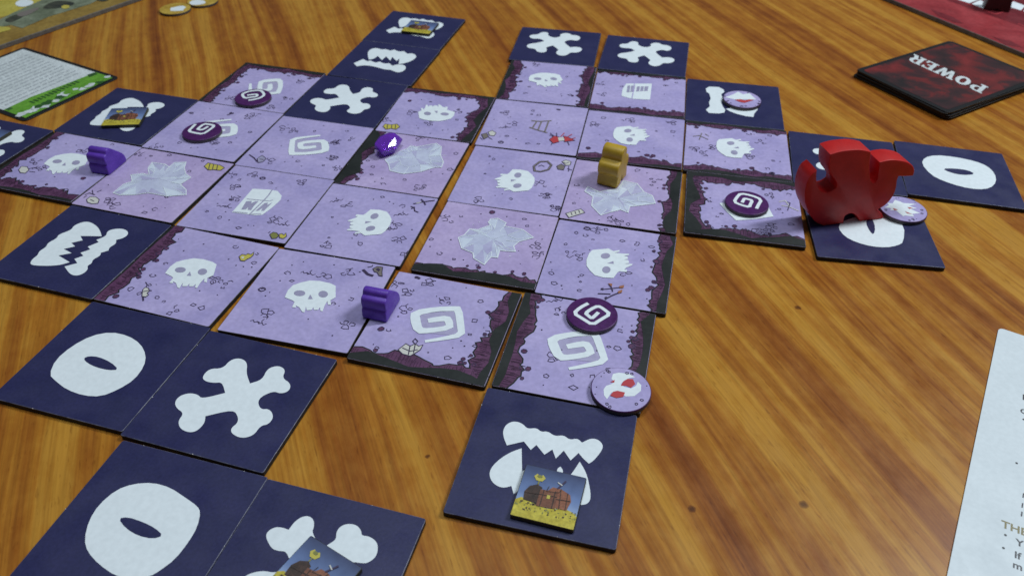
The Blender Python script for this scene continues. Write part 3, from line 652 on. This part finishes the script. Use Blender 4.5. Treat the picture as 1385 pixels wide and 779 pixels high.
# ------------------------------------------------------------------ round tokens
def disc(r, n=56): return [(r*math.cos(2*math.pi*i/n), r*math.sin(2*math.pi*i/n)) for i in range(n)]
RT = .0104; TH = .0020; TZ = ZT+.00018
SPT = slab('spiral_token', disc(RT), TH, .00035, ('tokenpurple','tokenside','tokenpurple'))
for c, reg, s, label in (((.0325,.2395),'R4','630,88 583,112 545,146 598,178 655,214 708,180 758,151 722,122 688,102 645,122 614,146 630,160 650,176 670,160 690,140','purple round token with white spiral on the tile shared with the flame token'),
        ((.1130,.3221),'U7','738,374 752,345 780,300 700,268 610,250 580,280 555,320 615,345 680,362 690,335 705,308 665,296 640,292 630,308 622,325','purple round token with white spiral on the tile walled on three sides'),
        ((-.1528,.4247),'S6','440,303 480,297 515,287 540,270 528,250 510,240 450,245 402,262 405,276 418,290 450,285 490,280 497,270 485,264 432,272','purple round token with white spiral near the crossed bones tile, hiding the spiral centre'),
        ((-.1699,.3839),'S6','112,450 90,472 68,494 110,505 158,512 200,485 232,460 200,452 165,448 130,475 125,482 150,486 165,480 190,465','purple round token with white spiral on the borderless spiral tile')):
    o = new_obj('spiral_token', SPT); o.location = (c[0], c[1], TZ); tag(o, label, 'token', 'round purple spiral tokens')
    a = Art(); pts = [(lambda w: (w.x-c[0], w.y-c[1]))(zp(reg, *p, TZ+TH)) for p in P(s)]
    pts, w_ = smooth_open(pts, [.00155]*len(pts), 1); a.stroke(pts, w_, 'white', 1); a.build('spiral_print', o, (0, 0, TH))
LT = slab('monster_token', disc(.0110), TH, .0003, ('lilac','tokenside','tokenpurple'))
def ltoken(c, label, items, tilt=(0,0)):
    o = new_obj('monster_token', LT); o.location = (c[0], c[1], TZ); tag(o, label, 'token', 'round lilac monster tokens')
    a = Art()
    for reg, s, m_, lay in items: a.poly([(lambda w: (w.x-c[0], w.y-c[1]))(zp(reg, *p, TZ+TH)) for p in P(s)], m_, lay)
    for _ in range(14):
        t = rr.uniform(0, 6.28); d = rr.uniform(.0085,.0102); q = (d*math.cos(t), d*math.sin(t))
        if rr.random() < .5: a.poly(ngon(q, .00028, 6), 'ink', 1)
        else: a.stroke(ngon(q, .00055, 5), LW, 'ink', 1, True)
    a.build('monster_print', o, (0, 0, TH)); return o
ltoken((.0403,.1985), 'lilac round token with white and red flame swirl on a tile corner', [
  ('R4','720,590 735,570 765,560 785,545 765,530 775,500 810,493 870,500 905,520 870,525 840,540 820,560 840,575 880,585 910,570 920,545 940,565 938,600 900,630 850,632 800,600 765,610 740,648 722,625','white',1),
  ('R4','820,570 835,545 860,530 892,532 905,560 880,582 850,570','red',3), ('R4','758,628 775,606 800,600 845,610 835,635 795,642','red',4), ('R4','758,548 785,536 782,552','red',3)])
ltoken((.1873,.3187), 'lilac round token with white claw burst beside the red dragon', [
  ('R1','570,432 592,420 585,408 612,410 625,392 650,400 668,408 735,414 700,424 742,436 708,440 756,462 715,466 728,480 680,474 668,478 648,462 630,448 600,446 606,436','white',1),
  ('R1','612,436 630,440 640,446 622,446','red',3), ('R1','676,452 700,462 715,468 690,464','red',3), ('R1','690,430 720,436 700,440','red',3)])
ltoken((.1340,.4316), 'lilac round token with white peak and red lips on the jaws tile', [
  ('S5','368,192 420,175 450,158 480,174 520,168 562,206 500,206 430,206','white',1), ('S5','428,209 465,205 490,212 520,206 548,210 490,228 460,222','red',3)])
M['coin'] = tinted('gold coin print', (0.45,0.27,0.03), (0.62,0.42,0.07), 0.4, 90, 700)
CT = slab('gold_token', disc(.0108), TH, .0003, ('coin','tokenside','coin'))
for c, label, cc in (((-.2463,.5659),'round gold token with white centre, farther from the brown board edge',(.0022,-.0008)), ((-.2315,.5824),'round gold token with white mark, cut by the picture edge',(-.002,-.004))):
    o = new_obj('gold_token', CT); o.location = (c[0], c[1], 5e-5); tag(o, label, 'token', 'round gold tokens'); a = Art()
    a.poly(ngon(cc, .0055, 11, .2), 'white', 1); a.build('white_mark_print', o, (0, 0, TH))

# ------------------------------------------------------------------ wooden pieces
def paint(name, c1, c2, rough):
    m = tinted(name, c1, c2, rough, 160, 1800, 0.5, 0.1); return m
M['redwood'] = paint('red painted wood', (0.46,0.009,0.010), (0.54,0.014,0.013), 0.46); bsdf(M['redwood']).inputs['Specular IOR Level'].default_value = 0.35
M['purplewood'] = paint('purple painted wood', (0.095,0.028,0.36), (0.13,0.045,0.44), 0.42)
M['yellowwood'] = paint('mustard painted wood', (0.46,0.28,0.014), (0.56,0.35,0.024), 0.42)
M['maroonwood'] = paint('dark maroon painted wood', (0.035,0.006,0.006), (0.055,0.010,0.010), 0.4)
def extruded(name, outline, d, mat, bev):
    """outline in x, z extruded along +y by d, bevelled"""
    bm = bmesh.new(); vs = [bm.verts.new((p[0], 0, p[1])) for p in outline]; f = bm.faces.new(vs)
    r = bmesh.ops.extrude_face_region(bm, geom=[f])
    bmesh.ops.translate(bm, verts=[v for v in r['geom'] if isinstance(v, bmesh.types.BMVert)], vec=(0, d, 0))
    bmesh.ops.recalc_face_normals(bm, faces=bm.faces)
    es = [e for e in bm.edges if abs(e.verts[0].co.y-e.verts[1].co.y) < 1e-7]
    bmesh.ops.bevel(bm, geom=es, offset=bev, segments=3, affect='EDGES', profile=0.5)
    me = bpy.data.meshes.new(name); bm.to_mesh(me); bm.free(); me.materials.append(M[mat])
    me.polygons.foreach_set('use_smooth', [True]*len(me.polygons)); me.set_sharp_from_angle(angle=math.radians(38))
    return me
A0 = zp('R1', 240, 530); B0 = zp('R1', 560, 492); dv = (B0-A0).normalized(); nv = Vector((-dv.y, dv.x, 0))
def dplane(x, y):
    d = ray(1050+x/3.895, 170+y/3.895); p = CAMP+d*((A0-CAMP).dot(nv)/d.dot(nv)); return ((p-A0).dot(dv), max(0.0, p.z-ZT))
DR = [dplane(*p) for p in P('240,532 200,505 178,470 158,430 150,395 150,350 160,308 180,262 215,238 211,268 213,305 224,338 250,356 285,352 315,332 322,306 305,284 285,258 277,225 280,190 285,155 318,143 360,134 430,128 470,133 500,141 493,180 490,230 494,284 505,304 522,304 536,284 540,240 545,196 580,186 620,182 655,186 690,194 722,214 729,240 722,267 685,270 645,270 636,290 633,325 622,362 600,396 570,426 528,448 552,460 562,476 560,494 500,502 436,512 432,488 415,470 395,464 372,469 356,486 352,523 290,530')]
# smooth only gently: cut each corner once
DR = smooth_keep(DR, 125, 2)
DR = [(x, 0.0 if z < .0006 else z) for x, z in DR]
DR = [p for k, p in enumerate(DR) if math.hypot(p[0]-DR[k-1][0], p[1]-DR[k-1][1]) > 2.5e-4]
o = new_obj('dragon_figure', extruded('dragon_figure', DR[::-1], .0100, 'redwood', .0004))
o.location = (A0.x, A0.y, ZT+.00016); o.rotation_euler = (0, 0, math.atan2(dv.y, dv.x)); tag(o, 'red painted wooden dragon standing on a navy eye tile', 'figure')
half = [(1.0,0),(6.6,0),(7.5,0.7),(7.3,3.5),(6.5,6.4),(7.8,7.2),(8.3,9),(8.1,11.4),(6.9,12.9),(4.8,13.3),(3.6,13.8),(4.1,15.6),(3.7,17.9),(2.2,19.4),(0.001,19.8)]
ME = [(x/1000, y/1000) for x, y in half]+[(-x/1000, y/1000) for x, y in half[-2::-1]]+[(-.0006,.0040),(.0006,.0040)]
ME = [p for k, p in enumerate(smooth(ME, 2)) if k % 2 == 0]; ME = [(x, 0.0 if z < .00035 else z) for x, z in ME]
LY = [(.0004,0),(-.0002,.0008),(-.0003,.0030),(-.0001,.0052),(.0007,.0062),(.0004,.0070),(.0001,.0090),(.0004,.0112),(.0014,.0121),(.0026,.0122),(.0029,.0128),(.0033,.0140),(.0046,.0148),(.0062,.0145),(.0074,.0134),(.0098,.0110),(.0122,.0086),(.0146,.0060),(.0158,.0036),(.0160,.0012),(.0156,0)]
LY = [(x, 0.0 if z < .0004 else z) for x, z in smooth(LY, 1)]
def meeple(mat, label, c, yaw, lying, sc=1.0):
    me = extruded('worker_figure', [(z*.86, x*.92) for x, z in LY] if lying else ME, .0106, mat, .0006)
    # silhouette plane (x, z) -> stand it edge-on: thickness along local x, silhouette depth along local y
    for v in me.vertices:
        x, y, z = v.co
        v.co = (.0103/2-y, z, x) if lying else (.0103/2-y, x, z)
    if lying:
        # lay it on foot and arm: tip so that both touch
        lo = min(v.co.z for v in me.vertices)
        for v in me.vertices: v.co.z -= lo
    if lying:
        me.flip_normals()
    o = new_obj('worker_figure', me); o.location = (c[0], c[1], ZT+.00016); o.rotation_euler = (0, 0, math.radians(yaw)); tag(o, label, 'figure', 'wooden worker figures')
    return o
ya, yb = zp('S1', 425, 400), zp('S1', 555, 420); ymid = (ya+yb)/2; yd = (yb-ya).normalized(); yn = Vector((-yd.y, yd.x, 0))
meeple('yellowwood', 'mustard yellow wooden figure standing edge-on on a crystal tile', ymid+yn*.0080+yd*.0012, math.degrees(math.atan2(yd.y, yd.x))-11, False)
for reg, p, q, label in (('R2',(740,490),(890,520),'purple wooden figure lying between skull tile and spiral tile with armour'), ('R7',(178,484),(262,497),'purple wooden figure lying between skull tile and crystal tile with striped bug')):
    a_, b_ = zp(reg, *p), zp(reg, *q); d_ = (b_-a_).normalized(); c_ = (a_+b_)/2
    meeple('purplewood', label, c_, math.degrees(math.atan2(d_.y, d_.x)), True, 0.86)
# purple gem
mgem = principled('purple acrylic', (0.22,0.05,0.58), 0.06); bsdf(mgem).inputs['Transmission Weight'].default_value = 0.45; bsdf(mgem).inputs['IOR'].default_value = 1.49
gr = random.Random(4); bm = bmesh.new()
for k in range(6):
    a_ = 6.283*k/6+gr.uniform(-.2,.2)
    for zz_, rx, ry in ((.0006,.0042,.0055), (.0035,.0058,.0078), (.0062,.0048,.0064)):
        q = gr.uniform(.88,1.08); bm.verts.new((rx*q*math.cos(a_), ry*q*math.sin(a_), zz_+gr.uniform(-.0006,.0006)))
for k in range(5): a_ = 6.283*k/5; bm.verts.new((.0022*math.cos(a_), .0038*math.sin(a_), .0083+gr.uniform(-.0004,.0003))); bm.verts.new((.0026*math.cos(a_), .0034*math.sin(a_), 0))
r_ = bmesh.ops.convex_hull(bm, input=bm.verts); bmesh.ops.delete(bm, geom=[g for g in r_['geom_interior'] if isinstance(g, bmesh.types.BMVert)], context='VERTS')
GEMZ = math.radians(-32); gp = Vector((-.0664, .3690, .007))
for tgt, off in ((Vector((1.0,0.60,1.30)), .0062), (Vector((0.45,0.75,1.6)), .0060), (Vector((-0.5,0.9,1.6)), .0058)):   # polished facets
    hv = ((tgt-gp).normalized()+(CAMP-gp).normalized()).normalized(); hv.rotate(Matrix.Rotation(-GEMZ, 3, 'Z'))
    cut = bmesh.ops.bisect_plane(bm, geom=bm.verts[:]+bm.edges[:]+bm.faces[:], plane_co=Vector((0,0,.0035))+hv*off*.68, plane_no=hv, clear_outer=True)
    bmesh.ops.contextual_create(bm, geom=[e for e in cut['geom_cut'] if isinstance(e, bmesh.types.BMEdge)])
bmesh.ops.remove_doubles(bm, verts=bm.verts[:], dist=.0001)
bmesh.ops.bevel(bm, geom=list(bm.edges), offset=.00012, segments=1, affect='EDGES')
me = bpy.data.meshes.new('purple_gem'); bm.to_mesh(me); bm.free(); me.materials.append(mgem)
o = new_obj('purple_gem', me); o.scale = (1.15, 1.25, 1.1); o.location = (-.0664, .3690, ZT+.00016); o.rotation_euler = (0, 0, math.radians(-32)); tag(o, 'translucent purple faceted gem on a crystal tile', 'gem')

# ------------------------------------------------------------------ deck of power cards
M['paper'] = tinted('pale card print', (0.62,0.66,0.66), (0.74,0.78,0.79), .45, 60, 700)
M['sleeve'] = principled('black card border', (0.010,0.010,0.011), 0.42)
mp = principled('dark red marbled print', (0.2,0.02,0.02), 0.45); v_ = objvec(mp, False)
vor = node(mp, 'ShaderNodeTexVoronoi'); vor.inputs['Scale'].default_value = 55; link(mp, v_, vor.inputs['Vector'])
f_ = math_(mp, 'ADD', math_(mp, 'MULTIPLY', noise(mp, v_, 45, 5, .65, 1.5), .7), math_(mp, 'MULTIPLY', vor.outputs['Distance'], .4))
link(mp, ramp(mp, f_, [(.38, (0.018,0.010,0.011)), (.52, (0.05,0.014,0.016)), (.60, (0.13,0.014,0.014)), (.74, (0.20,0.02,0.02))]), bsdf(mp).inputs['Base Color']); M['marble'] = mp
pl, pb, pf = zp('U3', 35, 432, .005), zp('U3', 640, 255, .005), zp('U3', 615, 705, .005)
cxv = (pf-pl).normalized(); CWD, CLN = .0670, .0930; ang = math.atan2(cxv.y, cxv.x); cyv = Vector((-cxv.y, cxv.x, 0))
ctr = pl+cxv*CWD/2+cyv*CLN/2
CARD = slab('power_card', rounded_rect(CWD, CLN, .003, 4), .00058, .0001, ('sleeve','sleeve','sleeve'))
cr2 = random.Random(2)
for k in range(8):
    o = new_obj('power_card', CARD); top = k == 7; jit = 0 if top else 1
    o.location = (ctr.x+cr2.uniform(-.0016,.0016)*jit, ctr.y+cr2.uniform(-.0016,.0016)*jit, 5e-5+k*.00062); o.rotation_euler = (0, 0, ang+math.radians(cr2.uniform(-1.6,1.6))*jit)
    tag(o, 'dark red card with white lettering on top of the black deck' if top else 'black edged card stacked in the deck below the lettered card', 'card', None if top else 'cards stacked in the deck')
    if top:
        a = Art(); a.poly(rounded_rect(CWD-.006, CLN-.006, .002, 4), 'marble', 1)
        # slab-serif letters, each on a 1 x 1.25 cell, drawn upside down along the card
        LET = {'P':[[(0,0),(.5,0),(.5,.14),(.38,.14),(.38,.45),(.6,.45),(.85,.55),(.95,.85),(.85,1.12),(.6,1.25),(0,1.25),(0,1.1),(.1,1.1),(.1,.14),(0,.14)],[(.38,.6),(.38,1.1),(.55,1.1),(.65,.98),(.65,.72),(.55,.6)]],
               'O':[[(.5+.5*math.cos(t*.3927),.625+.63*math.sin(t*.3927)) for t in range(16)],[(.5+.2*math.cos(t*.3927),.625+.42*math.sin(t*.3927)) for t in range(16)]],
               'W':[[(.28,0),(.5,0),(.68,.6),(.85,0),(1.07,0),(1.3,1.1),(1.4,1.1),(1.4,1.25),(.95,1.25),(.95,1.1),(1.05,1.1),(.95,.55),(.78,1.25),(.6,1.25),(.42,.5),(.32,1.1),(.42,1.1),(.42,1.25),(-.05,1.25),(-.05,1.1),(.05,1.1)]],
               'E':[[(0,0),(.85,0),(.85,.4),(.72,.4),(.65,.16),(.38,.16),(.38,.55),(.62,.55),(.62,.7),(.38,.7),(.38,1.1),(.65,1.1),(.72,.9),(.85,.9),(.85,1.25),(0,1.25),(0,1.1),(.1,1.1),(.1,.14),(0,.14)]],
               'R':[[(0,0),(.5,0),(.5,.14),(.38,.14),(.38,.48),(.5,.48),(.66,0),(1.02,0),(1.02,.14),(.92,.14),(.78,.55),(.92,.7),(.93,.95),(.85,1.14),(.6,1.25),(0,1.25),(0,1.1),(.1,1.1),(.1,.14),(0,.14)],[(.38,.62),(.38,1.1),(.55,1.1),(.65,.98),(.65,.74),(.55,.62)]]}
        wr, wl = zp('U3', 858, 542, .0051), zp('U3', 398, 338, .0051); wt = zp('U3', 806, 584, .0051)           # start (P) and end (R) of the baseline, top of P
        def cl(w): d = w-o.location; return Vector((d.dot(cxv), d.dot(cyv)))
        s0, s1 = cl(wr), cl(wl); ux = (s1-s0).normalized(); L = (s1-s0).length; uy = Vector((-ux.y, ux.x)); tot_ = 5.55; k_ = L/tot_; kh = abs((cl(wt)-s0).dot(uy))/1.25*.92; sl_ = (cl(wt)-s0).dot(ux)/(1.25*k_)
        x_ = 0
        for ch, adv in (('P',1.06),('O',1.08),('W',1.44),('E',.96),('R',1.0)):
            loops = [[(lambda q: (q.x, q.y))(s0+ux*((x_+p[0]+p[1]*sl_)*k_)+uy*(p[1]*kh)) for p in Lp] for Lp in LET[ch]]
            a.poly(loops[0], 'paper', 3, loops[1:]); x_ += adv
        a.build('power_lettering_print', o, (0, 0, .00058))

# ------------------------------------------------------------------ green and white card
M['green'] = tinted('green print', (0.11,0.30,0.025), (0.17,0.42,0.04), .45, 120, 700)
M['dgreen'] = tinted('dark green print', (0.02,0.07,0.015), (0.05,0.16,0.03), .45, 200, 700)
M['greytext'] = principled('grey text print', (0.40,0.42,0.45), .5)
gb, gR, gf = zp('U1', 105, 45, .0006), zp('U1', 525, 178, .0006), zp('U1', 95, 370, .0006)
gx = (gR-gb).normalized(); gy = Vector((-gx.y, gx.x, 0)); GL, GW = (gR-gb).length, .0655
gc = gb+gx*GL/2-gy*GW/2
o = new_obj('reference_card', slab('reference_card', rounded_rect(GL, GW, .003, 4), .0006, .0001, ('sleeve','sleeve','sleeve')))
o.location = (gc.x, gc.y, 5e-5); o.rotation_euler = (0, 0, math.atan2(gx.y, gx.x)); tag(o, 'white reference card with green band and black border', 'card')
a = Art(); hx, hy = GL/2-.0028, GW/2-.0028
a.poly([(-hx,-hy),(hx-.012,-hy),(hx-.012,hy),(-hx,hy)], 'paper', 1)
a.poly([(hx-.019,-hy),(hx,-hy),(hx,hy),(hx-.015,hy),(hx-.017,.01),(hx-.020,-.012)], 'green', 3)
gq = random.Random(6)
for k in range(26):
    y = -hy+2*hy*(k+.5)/26; a.poly(ngon((hx-gq.uniform(.0015,.0065), y), gq.uniform(.0016,.0032), 8, .4), gq.choice(('dgreen','paper','paper','paper','green')), 5+k % 3)
a.poly([(hx-.0165,hy-.005),(hx-.0125,hy-.007),(hx-.012,hy-.001),(hx-.0155,hy-.0005)], 'dgreen', 5); a.poly([(hx-.019,-hy+.001),(hx-.016,-hy+.001),(hx-.016,-hy+.004),(hx-.019,-hy+.004)], 'dgreen', 5)
for k in range(13):
    y = -hy*.55+k*hy*.085; a.poly([(hx-.0155,y),(hx-.0115,y+.0004),(hx-.0117,y+.0016),(hx-.0153,y+.0013)], 'dgreen', 8)
for r_ in range(13):
    x = hx-.024-r_*.0042; y = -hy+.004
    while y < hy-.006:
        l = gq.uniform(.002,.006); a.poly([(x,y),(x+.0009,y),(x+.0009,min(y+l,hy-.004)),(x,min(y+l,hy-.004))], 'greytext', 3); y += l+gq.uniform(.0008,.0014)
a.build('card_front_print', o, (0, 0, .0006))

# ------------------------------------------------------------------ game boards at the back
M['boardedge'] = tinted('grey board edge', (0.10,0.09,0.085), (0.18,0.16,0.14), .7, 300, 1500)
M['boardgold'] = tinted('golden brown board print', (0.26,0.15,0.025), (0.36,0.23,0.05), .5, 60, 500)
M['boardyellow'] = tinted('yellow board print', (0.52,0.42,0.06), (0.62,0.52,0.10), .5, 40, 500)
M['boardteal'] = tinted('grey green picture print', (0.14,0.16,0.10), (0.26,0.29,0.20), .5, 70, 500, 0.4)
M['boarddark'] = tinted('dark picture print', (0.03,0.035,0.03), (0.08,0.08,0.05), .5, 120, 500)
M['boardred'] = tinted('red board print', (0.24,0.016,0.022), (0.40,0.045,0.052), .45, 28, 400, .5, .2)
M['boardred2'] = tinted('dark red board print', (0.14,0.008,0.014), (0.22,0.02,0.028), .45, 60, 400, .5, .2)
def board(name, p, q, w, ext0, ext1, mat, label, side):
    ux_ = (q-p).normalized(); n_ = Vector((-ux_.y, ux_.x, 0))*side; L_ = (q-p).length+ext0+ext1
    c_ = p-ux_*ext0+ux_*L_/2+n_*w/2
    o_ = new_obj(name, slab(name, rounded_rect(L_, w, .004, 4), .003, .0004, (mat,'boardedge','boardedge')))
    o_.location = (c_.x, c_.y, 5e-5); o_.rotation_euler = (0, 0, math.atan2(ux_.y, ux_.x)); tag(o_, label, 'board')
    t = math.atan2(ux_.y, ux_.x)
    def lc(w_): dx, dy = w_.x-c_.x, w_.y-c_.y; return (dx*math.cos(t)+dy*math.sin(t), -dx*math.sin(t)+dy*math.cos(t))
    return o_, lc
o, lc = board('player_board', zp('U2', 0, 286, .003), zp('U2', 860, -12, .003), .24, .12, .16, 'boardgold', 'golden brown game board with yellow panel near the green card', 1)
a = Art(); g = lambda s: [lc(zp('U2', *p, .003)) for p in P(s)]
a.poly(g('-150,145 130,82 310,-25 560,-170 -300,-100 -400,80'), 'boardyellow', 1)
a.poly(g('0,125 80,85 270,0 440,-90 800,-90 560,30 300,110 140,180 70,160 -80,190 -120,160'), 'boardteal', 3)
for s in ('250,60 330,10 420,10 480,25 420,50 330,60', '20,130 90,95 160,90 150,110 60,150', '570,-10 640,-25 700,-5 640,20'): a.poly(smooth(g(s), 2), 'boarddark', 5)
a.poly(smooth(g('380,50 400,35 440,40 430,58 400,62'), 1), 'boardyellow', 7); a.poly(smooth(g('90,25 130,0 200,5 215,25 160,48 110,45'), 2), 'white', 5); a.poly(smooth(g('100,90 200,60 260,50 180,100 120,110'), 1), 'greybrown', 7)
a.poly(g('-30,165 60,175 70,188 -30,215'), 'boardyellow', 4)
a.build('board_picture_print', o, (0, 0, .003))
o, lc = board('monster_board', zp('U3', 1077, 332, .003), zp('U3', 235, -10, .003), .30, .25, .10, 'boardred', 'red game board with white track spaces behind the card deck', -1)
a = Art(); g = lambda s: [lc(zp('U3', *p, .003)) for p in P(s)]
a.poly(g('560,-10 900,110 1077,170 1300,250 1300,60 1077,-20 700,-90'), 'boardred2', 1)
for s in ('650,-4 700,-40 800,0 738,24', '752,28 805,4 850,24 834,62', '972,44 1010,12 1085,40 1058,68', '1072,72 1098,46 1160,70 1145,92'): a.poly(g(s), 'white', 3)
for s in ('500,60 640,110 700,150 640,140 540,100', '880,230 1000,260 1077,300 960,280'): a.poly(g(s), 'boardred2', 2)
for s in ('590,-25 640,-5 735,30 830,64', '840,72 900,92 960,76', '1040,150 1077,165'): a.stroke(g(s), .0009, 'red', 4)
a.build('track_print', o, (0, 0, .003))
pw = zp('U3', 905, 72, .0031); hp = [(1.0,0),(8.2,0),(8.8,.8),(8.4,5),(7.4,9),(8.4,12),(9.2,15),(8.6,18),(5.5,19),(4.4,20.5),(5,23.5),(4,26.5),(2,28),(.001,28.2)]
PO = [(x/1000, y/1000) for x, y in hp]+[(-x/1000, y/1000) for x, y in hp[-2::-1]]+[(-.0008,.0012),(.0008,.0012)]
PO = [(x, 0 if z < .0003 else z) for x, z in smooth(PO, 1)]
o = new_obj('dark_figure', extruded('dark_figure', PO, .0105, 'maroonwood', .0006)); o.location = (pw.x, pw.y, .00325); o.rotation_euler = (0, 0, math.radians(-18)); tag(o, 'dark maroon wooden figure standing on the red board', 'figure')

# ------------------------------------------------------------------ rules sheet
M['sheet'] = tinted('white rules paper', (0.68,0.73,0.76), (0.72,0.77,0.80), .5, 30, 600, .4, .05)
M['texta'] = principled('black text ink', (0.04,0.04,0.05), .5); M['textg'] = principled('olive gold text ink', (0.22,0.18,0.07), .5)
sa, sb = zp('U4', 181, 28, .0006), zp('U4', 24, 779, .0006); sy = (sa-sb).normalized(); sx = Vector((sy.y, -sy.x, 0)); SW, SL = .20, .26
sc_ = sa+sx*SW/2-sy*SL/2; st = math.atan2(sx.y, sx.x)
o = new_obj('rules_sheet', slab('rules_sheet', rounded_rect(SW, SL, .002, 4), .0005, .00008, ('sheet','sheet','sheet'))); o.location = (sc_.x, sc_.y, 5e-5); o.rotation_euler = (0, 0, st); tag(o, 'white printed rules sheet with black text and gold heading', 'paper')
def sl(w): d = w-sc_; return (d.dot(sx), d.dot(sy))
def text(s, x, y, size, mat, dx2=(257, 640), d0=(190, 615)):
    cu = bpy.data.curves.new('t', 'FONT'); cu.body = s; cu.size = size; cu.offset = size*.022; to = bpy.data.objects.new('t', cu); COL.objects.link(to)
    dg = bpy.context.evaluated_depsgraph_get(); me_ = bpy.data.meshes.new_from_object(to.evaluated_get(dg)); bpy.data.objects.remove(to)
    me_.materials.clear(); me_.materials.append(M[mat]); p = sl(zp('U4', x, y, .0006)); a0, a1 = sl(zp('U4', *d0, .0006)), sl(zp('U4', *dx2, .0006))
    t_ = new_obj('lettering_print', me_); t_.parent = o; t_.location = (p[0], p[1], .00054); t_.rotation_euler = (0, 0, math.atan2(a1[1]-a0[1], a1[0]-a0[0]))
text('THE', 188, 630, .0041, 'textg'); text('Y', 232, 684, .0036, 'texta'); text('If', 227, 722, .0036, 'texta'); text('m', 222, 752, .0036, 'texta'); text('G', 245, 285, .0034, 'texta'); text('E', 251, 245, .0042, 'texta')
a = Art()
for x, y in ((235,438), (201,655), (195,694), (256,306)): a.ell(sl(zp('U4', x, y, .0006)), .00042, .00042, 'texta', 1, 10)
for x, y in ((253,536), (250,566), (248,592)): p = sl(zp('U4', x, y, .0006)); a.poly([(p[0], p[1]-.0008), (p[0]+.0004, p[1]-.0008), (p[0]+.0004, p[1]+.0012), (p[0], p[1]+.0012)], 'texta', 1)
a.build('bullet_print', o, (0, 0, .0005))['kind'] = 'stuff'
